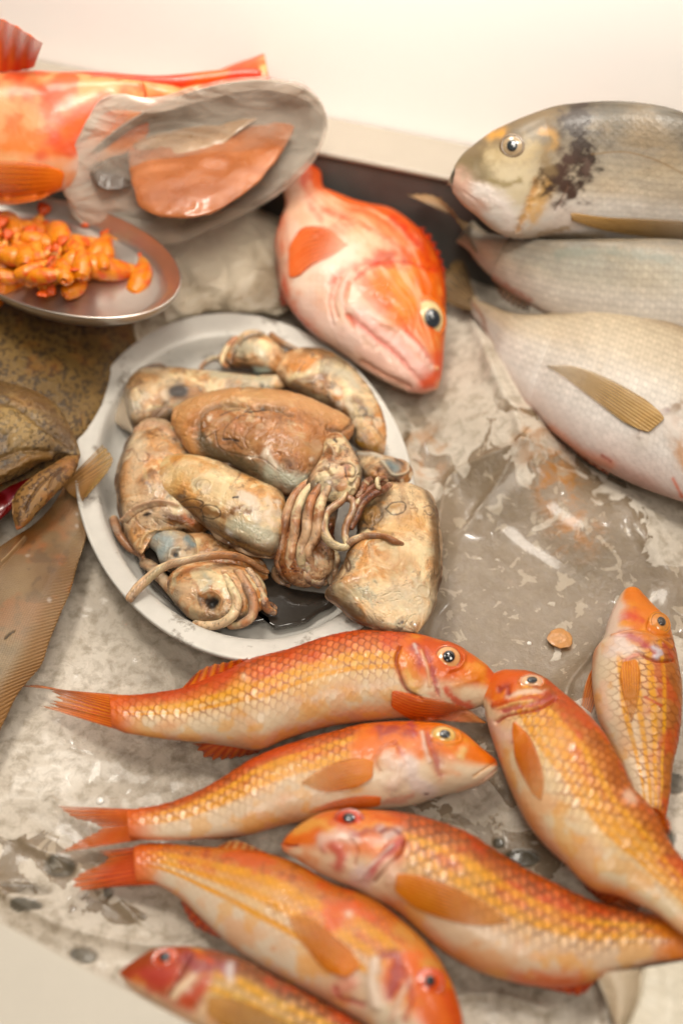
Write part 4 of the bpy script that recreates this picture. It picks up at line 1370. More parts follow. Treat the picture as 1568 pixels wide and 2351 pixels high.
# --- squid at the upper left with the dark spot
r = thing('squid', 'squid at the upper left of the plate with one round dark spot on its mantle', 'squid', unproj(np.array([450, 890]), PF), SG)
D = c1((262, 420), (275, 340), (330, 285), (400, 268), (520, 268), (620, 275), (750, 290), (900, 308), (1040, 308), (1115, 312), (1120, 350))
V = c1((262, 420), (268, 500), (290, 600), (360, 600), (450, 570), (520, 540), (620, 490), (760, 440), (900, 415), (1050, 400), (1120, 350))
o = mantle(D, V, [0.016, 0.018, 0.020, 0.018], [0.5, 0.5, 0.55, 0.7], 111, [
    (c1((525, 392),), 44, (62, 50, 42), 1.2, 0, 0.18),
    (c1((500, 392), (550, 388)), 30, (62, 50, 42), 1.2, 0, 0.12),
    (c1((480, 425), (540, 425), (600, 420)), 7, BR, 0.6, 0, 0.6),
    (c1((370, 560), (400, 500), (470, 470)), 20, (132, 100, 76), 0.7, -0.0006, 0.9),
    (c1((250, 400), (270, 500)), 22, (222, 206, 186), 0.7, 0, 0.8),
    (c1((280, 420), (300, 500)), 6, WH, 0.5, 0.0004, 0.8),
    (c1((1080, 320), (1110, 360)), 20, (110, 84, 62), 0.8, 0, 0.7),
    (c1((700, 300), (850, 320), (1000, 330)), 22, (206, 198, 172), 0.7, 0, 0.8),
    (c1((600, 300), (640, 330), (700, 330)), 14, (180, 136, 92), 0.5, 0, 0.9)], parent=r, ink=0.35, a=(238, 216, 182), b=(216, 184, 142), red=0.15)
sheet(c1((290, 340), (255, 400), (262, 500), (295, 612)), c1((235, 335), (165, 362), (163, 500), (230, 580)), z0=0.017, z1=0.011, rays_n=3, rough=0.0, thick=0.0009, parent=r, name='fin', mat=M['squid'],
      colf=lambda ray, al, rv, G: mix(mix(srgb(214, 196, 174) * np.ones(G.shape), srgb(166, 116, 98), sstep(0.3, 1, al) * sstep(0.7, 0.2, ray)), srgb(130, 112, 98), 0.8 * sstep(0.5, 0.7, fbm(G, 90, 3, 5))))
sheet(c1((270, 300), (360, 275), (460, 262)), c1((245, 285), (300, 242), (455, 252)), z0=0.019, z1=0.014, rays_n=3, rough=0.0, thick=0.0009, parent=r, name='fin', mat=M['squid'],
      colf=lambda ray, al, rv, G: mix(srgb(160, 126, 98) * np.ones(G.shape), srgb(104, 84, 64), 0.8 * sstep(0.4, 0.7, fbm(G, 120, 3, 6))))

# --- squid curving along the left of the plate, head at the front
r = thing('squid', 'squid bent along the left side of the plate, head with a dark hole in front', 'squid', unproj(np.array([330, 1130]), PF), SG)
D = c1((430, 550), (330, 562), (290, 620), (250, 690), (216, 790), (210, 890), (222, 1000), (245, 1110), (285, 1200), (330, 1250))
V = c1((430, 550), (520, 600), (600, 700), (630, 800), (650, 900), (680, 1000), (690, 1090), (640, 1130), (520, 1110), (400, 1140))
o = mantle(D, V, [0.016, 0.020, 0.020, 0.017, 0.016], [0.55, 0.5, 0.48, 0.45, 0.45], 121, [
    (c1((345, 730),), 20, (206, 158, 130), 0.7, 0, 0.5),
    (c1((315, 715), (345, 705), (375, 725), (365, 752), (325, 750), (315, 715)), 5, (150, 104, 84), 0.8, 0.0003, 0.2),
    (c1((255, 700), (285, 690), (300, 710)), 8, (150, 104, 76), 0.7, 0, 0.5),
    (c1((300, 590), (380, 560), (450, 580), (540, 640)), 16, (226, 180, 150), 0.6, 0.0008, 0.6),
    (c1((330, 660), (300, 800), (290, 900)), 40, (246, 220, 186), 0.6, 0, 0.8),
    (c1((365, 1030),), 12, (50, 40, 36), 1.0, 0, 0.3),
    (c1((350, 1032), (382, 1026)), 6, (50, 40, 36), 0.9, 0, 0.1),
    (c1((240, 1060), (300, 1000), (380, 970), (450, 965), (520, 985)), 9, (236, 196, 164), 0.8, 0.0020, 0.2),
    (c1((255, 1075), (310, 1022), (390, 992), (460, 985)), 5, (140, 98, 66), 0.7, -0.0008, 0.3),
    (c1((480, 1040), (560, 1060), (640, 1100)), 30, (120, 76, 40), 0.85, 0, 0.9),
    (c1((560, 1040), (590, 1070)), 18, (210, 120, 70), 0.7, 0, 0.9),
    (c1((330, 1200), (345, 1150), (400, 1110), (480, 1095), (530, 1110)), 11, (236, 196, 148), 0.9, 0.0014, 0.3),
    (c1((250, 1150), (290, 1215), (330, 1250)), 12, (150, 100, 72), 0.7, 0, 0.7),
    (c1((360, 840), (350, 800)), 14, (208, 182, 134), 0.6, 0, 0.8)], parent=r, a=(244, 220, 188), b=(226, 184, 136), ink=0.3, edge=0.3)
frill(o, -1, 0.1, 0.85, 6, r, 907)
# blue-grey neck under the mantle lip
D = c1((345, 1150), (380, 1118), (450, 1108), (530, 1118), (600, 1150), (640, 1200), (640, 1260))
V = c1((345, 1150), (370, 1190), (410, 1230), (440, 1300), (500, 1330), (580, 1310), (640, 1260))
mantle(D, V, [0.014, 0.018, 0.018], [0.55, 0.5], 123, [
    (c1((420, 1150), (470, 1170), (430, 1230)), 44, (182, 190, 186), 0.9, 0, 0.5),
    (c1((510, 1240),), 17, (46, 50, 54), 1.1, -0.0010, 0.2),
    (c1((480, 1250), (490, 1215), (530, 1205)), 8, (220, 214, 196), 0.8, 0.0010, 0.3),
    (c1((535, 1248),), 5, (250, 225, 200), 0.9, 0.0006, 0.2),
    (c1((560, 1160), (600, 1190)), 20, (150, 166, 166), 0.8, 0, 0.8)], nu=160, nv=80, parent=r, name='neck', a=(190, 194, 186), b=(196, 186, 160), g=(160, 172, 170), ink=0.2, red=0.05)
# web of the arms
D = c1((560, 1130), (640, 1125), (740, 1150), (830, 1190), (930, 1240), (980, 1300), (990, 1360))
V = c1((560, 1130), (540, 1200), (560, 1270), (640, 1330), (760, 1380), (900, 1400), (990, 1360))
mantle(D, V, [0.016, 0.017, 0.014], [0.5, 0.45], 125, [
    (c1((600, 1140), (680, 1140)), 22, (232, 170, 120), 0.7, 0, 0.8),
    (c1((700, 1170), (800, 1220)), 14, (170, 120, 74), 0.6, 0, 0.8)], nu=200, nv=90, parent=r, name='arm_web', a=(236, 200, 150), b=(206, 150, 100))
# bulging head
D = c1((470, 1400), (500, 1340), (560, 1300), (660, 1280), (780, 1290), (880, 1310), (950, 1360), (975, 1430), (960, 1490))
V = c1((470, 1400), (495, 1470), (530, 1530), (590, 1580), (680, 1610), (770, 1605), (860, 1580), (930, 1540), (960, 1490))
mantle(D, V, [0.015, 0.019, 0.019, 0.014], [0.55, 0.5], 127, [
    (c1((690, 1485),), 34, (70, 54, 42), 1.2, -0.0020, 0.5),
    (c1((715, 1480), (700, 1500)), 22, (44, 40, 38), 1.0, -0.0014, 0.8),
    (c1((640, 1450), (700, 1430), (750, 1470), (740, 1520)), 8, (190, 140, 96), 0.7, 0.0010, 0.3),
    (c1((550, 1400), (580, 1480)), 40, (246, 208, 170), 0.7, 0.0004, 0.6),
    (c1((660, 1340), (690, 1380), (660, 1420)), 16, (196, 196, 180), 0.5, 0, 0.8),
    (c1((500, 1320), (560, 1330), (620, 1310)), 12, (230, 160, 116), 0.5, 0, 0.8),
    (c1((760, 1330), (810, 1400), (850, 1480), (850, 1540)), 9, (150, 96, 66), 0.7, -0.0016, 0.3),
    (c1((820, 1320), (880, 1400), (910, 1480), (915, 1540)), 9, (140, 90, 62), 0.7, -0.0016, 0.3),
    (c1((600, 1600), (700, 1600), (780, 1580)), 12, (90, 62, 50), 0.7, 0, 0.7)], nu=220, nv=120, parent=r, name='head', a=(242, 206, 160), b=(220, 166, 116), ink=0.4, edge=0.3)
tent(c1((262, 1482), (300, 1430), (360, 1370), (420, 1320), (480, 1290), (560, 1268), (640, 1252), (740, 1240), (830, 1248), (900, 1275), (950, 1310), (995, 1332)), [18, 22, 21, 17, 15, 16, 15, 12, 8], [0.024, 0.026, 0.029, 0.032, 0.033, 0.030, 0.024, 0.018], 128, r, suck=0.0004, a=(232, 206, 176), b=(206, 166, 130), ink=0.15)
tent(c1((760, 1340), (800, 1410), (830, 1480), (810, 1550), (740, 1600), (660, 1605), (600, 1590)), [16, 20, 22, 22, 20, 14], [0.026, 0.027, 0.024, 0.02, 0.018], 129, r, a=(242, 214, 178))
tent(c1((830, 1320), (880, 1400), (915, 1480), (905, 1560), (850, 1600), (780, 1612)), [16, 20, 21, 19, 12], [0.026, 0.026, 0.022, 0.017], 130, r)
tent(c1((880, 1310), (930, 1390), (960, 1460), (990, 1520), (1035, 1545)), [16, 19, 20, 18, 11], [0.024, 0.022, 0.018, 0.013], 131, r, suck=0.0005)
tent(c1((940, 1430), (975, 1490), (1010, 1500), (1035, 1525)), [10, 12, 9], [0.016, 0.014, 0.012], 132, r, a=(150, 110, 80), b=(110, 76, 56), ink=0.8, suck=0.0006)
tent(c1((186, 1040), (200, 1085), (230, 1150), (270, 1200), (330, 1240), (350, 1290)), [17, 19, 16, 14, 10], [0.012, 0.013, 0.012, 0.011], 133, r, a=(206, 190, 172), b=(176, 150, 130))
tent(c1((330, 1275), (380, 1300), (430, 1350), (490, 1420), (540, 1500)), [22, 26, 24, 18], [0.010, 0.012, 0.012], 134, r, a=(200, 184, 160), b=(170, 146, 120), ink=0.7)

# --- middle left squid
r = thing('squid', 'small plump cream squid with pale patches, middle left of the plate between larger ones', 'squid', unproj(np.array([500, 1170]), PF), SG)
D = c1((412, 860), (418, 800), (436, 745), (470, 718), (570, 716), (700, 740), (830, 800), (950, 858), (1040, 895), (1072, 950), (1080, 1030))
V = c1((412, 860), (412, 920), (440, 965), (520, 980), (580, 1020), (650, 1080), (740, 1150), (840, 1210), (940, 1250), (1020, 1250), (1050, 1190), (1080, 1030))
o = mantle(D, V, [0.024, 0.027, 0.028, 0.026], [0.4, 0.46, 0.46, 0.4], 141, [
    (c1((850, 930), (900, 960), (930, 1010), (930, 1050)), 26, WH, 1.1, 0.0003, 0.5),
    (c1((880, 935), (910, 950)), 22, WH, 1.1, 0, 0.5),
    (c1((990, 950), (1010, 1000), (980, 1040), (1020, 1080)), 22, (255, 226, 196), 1.0, 0.0003, 0.8),
    (c1((1040, 960), (1045, 1030)), 14, WH, 0.8, 0, 0.8),
    (c1((560, 790), (680, 850), (780, 930)), 44, (248, 218, 172), 0.7, 0, 0.7),
    (c1((460, 760), (520, 830), (480, 900)), 34, (240, 206, 150), 0.5, 0, 0.8),
    (c1((500, 730), (600, 735), (720, 780)), 14, (222, 160, 90), 0.6, 0, 0.8),
    (c1((530, 985), (600, 990), (680, 1010), (760, 1040)), 26, (150, 106, 66), 0.8, 0, 0.9),
    (c1((640, 1020), (660, 985), (720, 990), (745, 1030), (700, 1055), (650, 1040)), 4, DK, 0.55, -0.0003, 0.9),
    (c1((540, 965), (600, 950), (655, 970), (640, 990)), 4, DK, 0.7, -0.0003, 0.3),
    (c1((560, 990), (640, 1000), (660, 1060)), 4, DK, 0.7, 0, 0.4),
    (c1((780, 1040), (840, 1000), (890, 1020)), 20, (140, 96, 60), 0.8, 0, 0.9),
    (c1((820, 1080), (930, 1120), (1000, 1150)), 44, (214, 206, 180), 0.85, 0, 0.6),
    (c1((700, 1100), (800, 1160), (930, 1215), (1020, 1240)), 10, (150, 116, 76), 0.7, -0.0004, 0.7),
    (c1((650, 915),), 10, (248, 226, 190), 0.8, 0.0006, 0.2), (c1((490, 905),), 6, (200, 160, 110), 0.7, 0.0005, 0.2),
    (c1((800, 1130), (780, 1110)), 12, (240, 236, 230), 0.5, 0, 0.6),
    (c1((810, 940), (835, 940)), 5, (60, 44, 36), 0.9, 0, 0.5)], parent=r, a=(244, 216, 168), b=(226, 184, 126), ink=0.25, edge=0.5, red=0.2)
frill(o, 1, 0.15, 0.85, 11, r, 903)
frill(o, -1, 0.1, 0.8, 5, r, 904)
tent(c1((440, 850), (400, 880), (375, 910), (400, 945)), [16, 22, 20, 14], [0.026, 0.025, 0.023, 0.022], 142, r, name='fin', a=(176, 148, 128), b=(156, 126, 110))

# --- central squid with its tentacles
r = thing('squid', 'largest brown mottled squid across the middle of the plate with a long tentacle bundle', 'squid', unproj(np.array([640, 1100]), PF), SG)
D = c1((500, 560), (510, 490), (580, 440), (700, 400), (850, 377), (1000, 384), (1150, 412), (1300, 470), (1400, 528), (1430, 570), (1400, 640))
V = c1((500, 560), (540, 640), (590, 715), (680, 738), (800, 778), (920, 850), (1030, 915), (1130, 945), (1200, 900), (1280, 790), (1400, 640))
o = mantle(D, V, [0.028, 0.031, 0.032, 0.030, 0.028], [0.36, 0.4, 0.4, 0.36], 151, [
    (c1((640, 530), (760, 590), (900, 620), (1050, 640), (1200, 680)), 130, (190, 134, 88), 0.62, 0.0006, 0.6),
    (c1((540, 500), (700, 430), (850, 405), (1000, 415), (1150, 445), (1300, 510), (1390, 560)), 50, (228, 176, 126), 0.7, 0.0009, 0.5),
    (c1((520, 540), (560, 620), (610, 700)), 44, (230, 170, 116), 0.7, 0.0006, 0.5),
    (c1((640, 620), (640, 540), (700, 480), (800, 462), (900, 478), (1000, 480), (1120, 520)), 12, (124, 92, 62), 0.6, -0.0014, 0.8),
    (c1((640, 600), (680, 690), (780, 740), (900, 790), (1000, 850)), 34, (106, 90, 66), 0.8, 0, 1.0),
    (c1((1000, 800), (1120, 850), (1180, 860)), 44, (206, 202, 180), 0.85, 0, 0.7),
    (c1((800, 780), (920, 850), (1030, 905)), 16, (196, 190, 164), 0.7, 0, 0.6),
    (c1((985, 700), (975, 730)), 20, WH, 1.0, 0.0003, 0.6), (c1((1005, 745), (1030, 790)), 16, WH, 1.0, 0.0003, 0.7),
    (c1((880, 735), (930, 730)), 9, WH, 0.8, 0.0002, 0.8), (c1((1215, 745),), 16, WH, 0.8, 0.0003, 0.7),
    (c1((690, 535),), 14, WH, 0.8, 0, 0.9), (c1((820, 560), (850, 590)), 20, (220, 160, 126), 0.8, 0, 0.9), (c1((940, 610),), 14, (236, 190, 160), 0.8, 0, 0.9),
    (c1((760, 640), (800, 640), (840, 650)), 6, (44, 34, 34), 0.9, -0.0003, 0.4), (c1((820, 655), (860, 690)), 5, (60, 44, 40), 0.7, 0, 0.5),
    (c1((900, 497), (950, 490), (965, 480)), 6, (50, 40, 36), 0.9, 0, 0.5), (c1((962, 480),), 10, (40, 34, 30), 1.0, -0.0003, 0.5),
    (c1((740, 520), (820, 488), (900, 500)), 4, DK, 0.6, 0, 0.5), (c1((760, 640), (780, 570), (860, 520), (960, 530)), 4, (90, 62, 46), 0.5, 0, 0.6),
    (c1((720, 600), (740, 680), (840, 720), (960, 740), (1040, 800)), 4, (90, 64, 46), 0.5, -0.0003, 0.7),
    (c1((900, 660), (1000, 660), (1060, 700)), 12, (206, 156, 110), 0.6, 0, 0.9), (c1((1100, 680), (1180, 700)), 30, (206, 150, 96), 0.6, 0, 0.9),
    (c1((1300, 590), (1370, 600), (1420, 560)), 12, (120, 86, 62), 0.7, -0.001, 0.7)], parent=r, nu=420, nv=180, a=(232, 188, 148), b=(204, 150, 108), g=(190, 176, 146), ink=0.7, edge=0.6)
frill(o, 1, 0.05, 0.8, 9, r, 901)
frill(o, -1, 0.1, 0.75, 6, r, 902, cola=(226, 180, 136), colb=(180, 130, 90))
# head between mantle and arms
D = c1((1300, 640), (1340, 615), (1385, 625), (1430, 690), (1470, 770), (1478, 850), (1450, 920), (1400, 960))
V = c1((1300, 640), (1280, 700), (1270, 760), (1220, 820), (1190, 870), (1200, 930), (1260, 970), (1400, 960))
mantle(D, V, [0.034, 0.038, 0.038, 0.034], [0.55, 0.5], 153, [
    (c1((1400, 790),), 20, (190, 140, 124), 0.8, 0.0012, 0.3), (c1((1370, 770), (1410, 760), (1450, 790), (1440, 830), (1395, 830)), 6, (120, 86, 70), 0.7, -0.0012, 0.3),
    (c1((1300, 700), (1350, 720), (1370, 690)), 10, BR, 0.7, -0.0014, 0.5), (c1((1250, 800), (1290, 790), (1320, 820)), 8, BR, 0.7, -0.001, 0.4),
    (c1((1335, 640), (1345, 650)), 8, (70, 60, 56), 0.8, -0.0006, 0.4), (c1((1405, 865),), 10, (240, 210, 150), 0.7, 0.0006, 0.4),
    (c1((1300, 660), (1330, 700), (1330, 740)), 7, (230, 206, 180), 0.6, 0.0008, 0.4), (c1((1430, 880), (1460, 820)), 8, (110, 84, 66), 0.6, -0.0008, 0.5)],
    nu=200, nv=100, parent=r, name='head', a=(222, 190, 156), b=(186, 146, 112), ink=0.7)
o = loft(c1((1200, 860), (1120, 930), (1075, 1050), (1050, 1180), (1045, 1290), (1090, 1370), (1180, 1412)), c1((1200, 860), (1330, 900), (1350, 1000), (1330, 1120), (1340, 1230), (1310, 1350), (1180, 1412)), z=[0.030, 0.028, 0.022, 0.014], ratio=[0.5, 0.55], nu=200, nv=90, dens='both')
squid_paint(o, 154, a=(206, 168, 132), b=(160, 118, 88), ink=0.8, edge=0.8)
build(o, 'arm_web', M['squid'], r)
T = [
    (((1210, 850), (1140, 920), (1100, 1000), (1078, 1090), (1060, 1190), (1052, 1280), (1085, 1350), (1140, 1385)), [14, 20, 21, 20, 22, 20, 12], [0.038, 0.036, 0.032, 0.026, 0.020, 0.014]),
    (((1230, 860), (1170, 940), (1140, 1030), (1130, 1120), (1112, 1210), (1108, 1300), (1150, 1370), (1210, 1400)), [14, 20, 22, 22, 22, 20, 12], [0.040, 0.040, 0.036, 0.030, 0.022, 0.015]),
    (((1270, 870), (1215, 960), (1195, 1050), (1190, 1130), (1165, 1210), (1170, 1300), (1210, 1370), (1270, 1405)), [14, 20, 22, 22, 22, 20, 13], [0.042, 0.042, 0.038, 0.031, 0.023, 0.016]),
    (((1310, 880), (1265, 970), (1250, 1060), (1235, 1150), (1200, 1220), (1225, 1300), (1270, 1350), (1290, 1400)), [14, 20, 22, 20, 18, 18, 12], [0.044, 0.043, 0.038, 0.032, 0.024, 0.016]),
    (((1400, 900), (1370, 960), (1330, 990), (1290, 1030), (1280, 1110), (1310, 1170), (1360, 1200), (1400, 1195), (1390, 1140), (1400, 1080), (1432, 1010), (1430, 960), (1395, 945), (1350, 980)), [12, 16, 17, 18, 20, 20, 18, 15, 15, 17, 18, 17, 15, 10], [0.040, 0.040, 0.038, 0.036, 0.034, 0.034, 0.036, 0.038, 0.038]),
    (((1395, 1195), (1430, 1165), (1480, 1145), (1540, 1140), (1600, 1145), (1650, 1170), (1695, 1185)), [16, 16, 15, 13, 11, 13, 7], [0.034, 0.036, 0.038, 0.040, 0.038]),
    (((1280, 1190), (1295, 1260), (1305, 1330), (1315, 1395)), [15, 17, 16, 10], [0.026, 0.022, 0.016, 0.012]),
    (((1320, 1200), (1345, 1260), (1335, 1330), (1320, 1380)), [14, 16, 14, 9], [0.024, 0.021, 0.016, 0.012]),
    (((1030, 1290), (1025, 1340), (1060, 1385), (1110, 1400)), [10, 14, 14, 9], [0.012, 0.010, 0.009]),
]
for i, (p, rr, zz) in enumerate(T):
    kw = {}
    if i == 6:
        kw = dict(a=(226, 214, 200), b=(206, 190, 172), ink=0.1)
    tent(c1(*p), rr, zz, 160 + i * 3, r, suck=0.0003 if i in (4, 5) else 0, **({**dict(a=(226, 188, 154), b=(188, 142, 112), ink=0.45), **kw}))
tent(c1((1200, 1240), (1190, 1310), (1215, 1370), (1265, 1385), (1270, 1320), (1240, 1250)), [9, 11, 11, 10, 9], [0.028, 0.025, 0.021, 0.019, 0.022, 0.026], 190, r, a=(130, 92, 74), b=(90, 62, 50), ink=0.9, suck=0.0006)

R2 = np.random.RandomState(12)
for i in range(9):
    x0, y0 = R2.uniform(1080, 1330), R2.uniform(1050, 1250)
    L_ = R2.uniform(110, 190)
    a_ = R2.uniform(1.2, 1.9)
    pts_ = [(x0, y0)]
    for k in range(4):
        a_ += R2.uniform(-0.7, 0.7)
        pts_.append((pts_[-1][0] + L_ / 4 * math.cos(a_), min(pts_[-1][1] + L_ / 4 * math.sin(a_), 1400)))
    z0_ = 0.036 - (y0 - 1050) * 0.00004
    tent(c1(*pts_), [4, 6.5, 6, 4.5, 2.5], [z0_, z0_ - 0.004, z0_ - 0.010], 400 + i, r, a=(150, 112, 88), b=(104, 74, 58), ink=0.9, suck=0.0004)

# --- right squid, plain mantle hanging over the rim
r = thing('squid', 'squid with a pale blunt mantle overhanging the front right rim of the plate', 'squid', unproj(np.array([880, 1280]), PF), SG)
D = c2((1030, 866), (1100, 880), (1160, 890), (1215, 912), (1248, 970), (1270, 1060), (1282, 1200), (1282, 1340), (1262, 1450)) + i4((1455, 1200), (1425, 1275), (1385, 1320))
V = c2((1030, 866), (960, 890), (895, 950), (860, 1040), (850, 1130), (810, 1220), (770, 1310), (715, 1400)) + i4((1012, 1168), (1060, 1205), (1110, 1250), (1190, 1290), (1290, 1316), (1385, 1320))
o = mantle(D, V, [0.026, 0.030, 0.030, 0.028, 0.028], [0.4, 0.36, 0.33, 0.33, 0.36], 171, [
    (c2((890, 1000), (930, 980), (975, 1000), (960, 1050), (900, 1060)), 36, (90, 70, 50), 0.75, 0, 0.9),
    (c2((900, 1010), (940, 1000), (965, 1030), (930, 1060), (890, 1040)), 14, (170, 130, 84), 0.9, 0.0006, 0.5),
    (c2((1000, 1000), (1040, 965), (1100, 970), (1100, 1010), (1040, 1030), (1005, 1005)), 5, DK, 0.7, -0.0003, 0.9),
    (c2((880, 1060), (920, 1090), (970, 1060), (985, 1020)), 5, DK, 0.65, -0.0003, 0.9),
    (c2((1040, 995), (1070, 990)), 16, (196, 150, 96), 0.8, 0.0006, 0.4),
    (c2((1130, 1000), (1165, 1000), (1160, 1025)), 5, BR, 0.7, 0, 0.4), (c2((1205, 990), (1230, 985), (1250, 1010), (1230, 1035), (1205, 1010)), 4, DK, 0.55, -0.0003, 0.9),
    (c2((860, 1120), (900, 1100), (980, 1120), (1030, 1130)), 12, (70, 56, 44), 0.85, 0, 0.9),
    (c2((800, 1260), (815, 1290), (805, 1320), (790, 1290), (800, 1260)), 7, (120, 88, 62), 0.85, -0.0004, 0.4),
    (c2((1250, 1050), (1262, 1200), (1260, 1330), (1230, 1450)), 18, (128, 98, 66), 0.75, 0, 1.0),
    (c2((1000, 1120), (1100, 1100), (1170, 1060)), 50, (238, 186, 120), 0.6, 0, 0.8),
    (c2((1000, 1250), (1050, 1300), (1100, 1260)), 60, (234, 186, 136), 0.6, 0, 0.7),
    (c2((1050, 1480), (1150, 1420), (1180, 1500)), 70, (248, 228, 196), 0.8, 0, 0.6),
    (c2((1130, 1380), (1140, 1400)), 14, (214, 164, 116), 0.5, 0.0006, 0.6),
    (c2((960, 1220), (970, 1240)), 10, (210, 160, 116), 0.5, 0.0006, 0.6),
    (c2((700, 1440), (760, 1480), (850, 1550)), 16, (110, 84, 60), 0.7, 0, 0.8),
    (c2((760, 1420), (800, 1440)), 34, (176, 156, 124), 0.7, 0, 0.9)], nu=400, nv=190, parent=r, a=(240, 212, 168), b=(222, 178, 124), g=(210, 200, 172), ink=0.35, edge=0.4, red=0.25)
frill(o, -1, 0.15, 0.9, 6, r, 905)
frill(o, 1, 0.5, 0.95, 7, r, 906)
D = c2((845, 700), (900, 705), (980, 725), (1060, 740), (1120, 760), (1145, 810), (1150, 880))
V = c2((845, 700), (860, 760), (885, 830), (940, 870), (1010, 870), (1080, 880), (1150, 880))
mantle(D, V, [0.016, 0.022, 0.020], [0.6, 0.5], 173, [
    (c2((1010, 770), (1050, 790)), 30, (150, 160, 156), 0.85, 0.0006, 0.5), (c2((1020, 770), (1030, 790)), 12, (110, 124, 126), 0.8, 0, 0.4),
    (c2((1060, 750), (1090, 765)), 9, (90, 76, 64), 0.8, -0.0006, 0.4), (c2((980, 760), (1040, 825), (1110, 810), (1115, 770)), 8, (226, 214, 190), 0.7, 0.0012, 0.3),
    (c2((1128, 855),), 8, (24, 22, 22), 1.1, 0, 0.4), (c2((860, 715), (930, 720), (980, 735)), 9, (226, 218, 204), 0.8, 0.0008, 0.3),
    (c2((900, 780), (930, 760)), 14, (206, 156, 110), 0.6, 0, 0.8)], nu=180, nv=90, parent=r, name='head', ink=0.5)
for i, (p, rr, zz) in enumerate([
    (((1030, 870), (990, 900), (930, 930), (880, 980), (850, 1050), (820, 1110)), [12, 15, 14, 13, 9], [0.036, 0.040, 0.040, 0.038, 0.036]),
    (((1010, 850), (960, 880), (900, 915), (860, 960), (830, 1020)), [12, 15, 14, 10], [0.034, 0.038, 0.039, 0.037]),
    (((930, 850), (900, 870), (880, 910), (850, 945)), [12, 17, 14, 9], [0.034, 0.038, 0.040, 0.040]),
    (((1000, 840), (960, 850), (965, 890), (1000, 910)), [9, 11, 12, 9], [0.038, 0.042, 0.042, 0.040])]):
    tent(c2(*p), rr, zz, 180 + i * 5, r, a=(176, 136, 112), b=(120, 86, 70), ink=0.8, suck=0.0006 if i == 2 else 0)
for p, zz in (((990, 1120), 0.044), ((1025, 1118), 0.044)):
    pass

# ================================================================== FLATFISH
def flat_paint(o, seed, base=(160, 120, 66), light=(200, 160, 98), dark=(92, 66, 38), freq=260, th=0.54, warm=0.2):
    P = o.rest
    n = fbm(P, freq, 3, seed)
    n2 = fbm(P, 40, 4, seed + 1)
    c = mix(srgb(*base) * np.ones(o.G.shape), srgb(*light), sstep(0.35, 0.7, n2))
    c = mix(c, srgb(*dark), 0.85 * sstep(th, th + 0.1, n))
    c = mix(c, srgb(196, 120, 60), warm * sstep(0.5, 0.7, fbm(P, 90, 3, seed + 3)))
    o.col = c
    o.disp += 0.0005 * (n - 0.5) + 0.001 * (n2 - 0.5)


o = loft(PX((318, 790), (290, 720), (200, 660), (60, 620), (-150, 600), (-420, 640), (-560, 760)), PX((318, 790), (292, 860), (250, 940), (190, 1020), (60, 1120), (-200, 1240), (-560, 760)), z=[0.012, 0.022, 0.028, 0.03], ratio=[0.2, 0.2, 0.18], nu=640, nv=320, dens='both')
flat_paint(o, 201, base=(122, 96, 58), light=(152, 122, 78), dark=(68, 52, 36), freq=620, th=0.50)
r = root_for(o, 'flatfish', 'brown speckled flatfish lying under the shrimp plate at the left edge', 'fish', 'flatfish at the left')
build(o, 'body', M['flat'], r)
# darker turbot head with open mouth
D = cf((492, 515), (470, 440), (420, 330), (350, 220), (260, 150), (150, 105), (0, 60), (-200, 0), (-500, 0))
V = cf((492, 515), (440, 520), (380, 510), (300, 530), (200, 600), (100, 660), (0, 700), (-200, 800), (-500, 900))
o = loft(D, V, z=[0.032, 0.036, 0.038, 0.036], ratio=[0.4, 0.3, 0.26, 0.24], nu=300, nv=160)
flat_paint(o, 211, base=(122, 96, 64), light=(164, 136, 94), dark=(70, 54, 38), freq=620, th=0.50)
paint(o, [
    (cf((0, 190), (120, 240), (240, 330), (340, 400), (430, 470)), 20, (92, 70, 46), 0.6, -0.0012, 0.5),
    (cf((0, 100), (150, 140), (280, 220), (370, 330), (440, 440)), 60, (112, 84, 54), 0.7, 0, 0.6),
    (cf((60, 300), (150, 370), (120, 450)), 80, (206, 172, 112), 0.3, 0.0014, 0.7),
    (cf((0, 540), (100, 500), (200, 490), (300, 500)), 16, (130, 100, 64), 0.6, -0.0014, 0.4),
    (cf((0, 640), (100, 590), (200, 540), (300, 530)), 26, (140, 104, 60), 0.7, 0.0020, 0.4)])
r = root_for(o, 'flatfish', 'dark flatfish head at the left edge, mouth hanging open over a sole', 'fish', 'flatfish at the left')
build(o, 'body', M['flat'], r)
D = cf((490, 520), (470, 600), (420, 680), (330, 770), (250, 850), (180, 930), (130, 970), (100, 978))
V = cf((490, 520), (400, 530), (300, 590), (200, 650), (120, 720), (75, 800), (75, 900), (100, 978))
o = loft(D, V, z=[0.033, 0.034, 0.034, 0.032, 0.030], ratio=[0.5, 0.55, 0.6], nu=200, nv=110, dens='both')
flat_paint(o, 213, base=(134, 98, 60), light=(166, 126, 80), dark=(84, 56, 32), freq=560, th=0.5, warm=0.3)
paint(o, [(cf((150, 850), (230, 720), (330, 620)), 9, (90, 62, 38), 0.6, -0.0010, 0.4), (cf((300, 720), (330, 640), (400, 590)), 9, (96, 66, 40), 0.5, -0.0008, 0.4),
          (cf((90, 960), (130, 965)), 12, (220, 140, 100), 0.6, 0, 0.5), (cf((76, 790), (80, 880)), 5, (214, 170, 130), 0.6, 0.0004, 0.8)])
build(o, 'lower_jaw', M['flat'], r)
o = loft(cf((210, 630), (150, 650), (60, 680), (-40, 740), (-140, 820)), cf((210, 630), (130, 740), (60, 860), (0, 930), (-140, 1020)), z=0.024, ratio=0.3, nu=80, nv=40)
o.col = mix(srgb(120, 16, 20) * np.ones(o.G.shape), srgb(170, 70, 80), sstep(0.4, 0.65, fbm(o.rest, 90, 3, 3)))
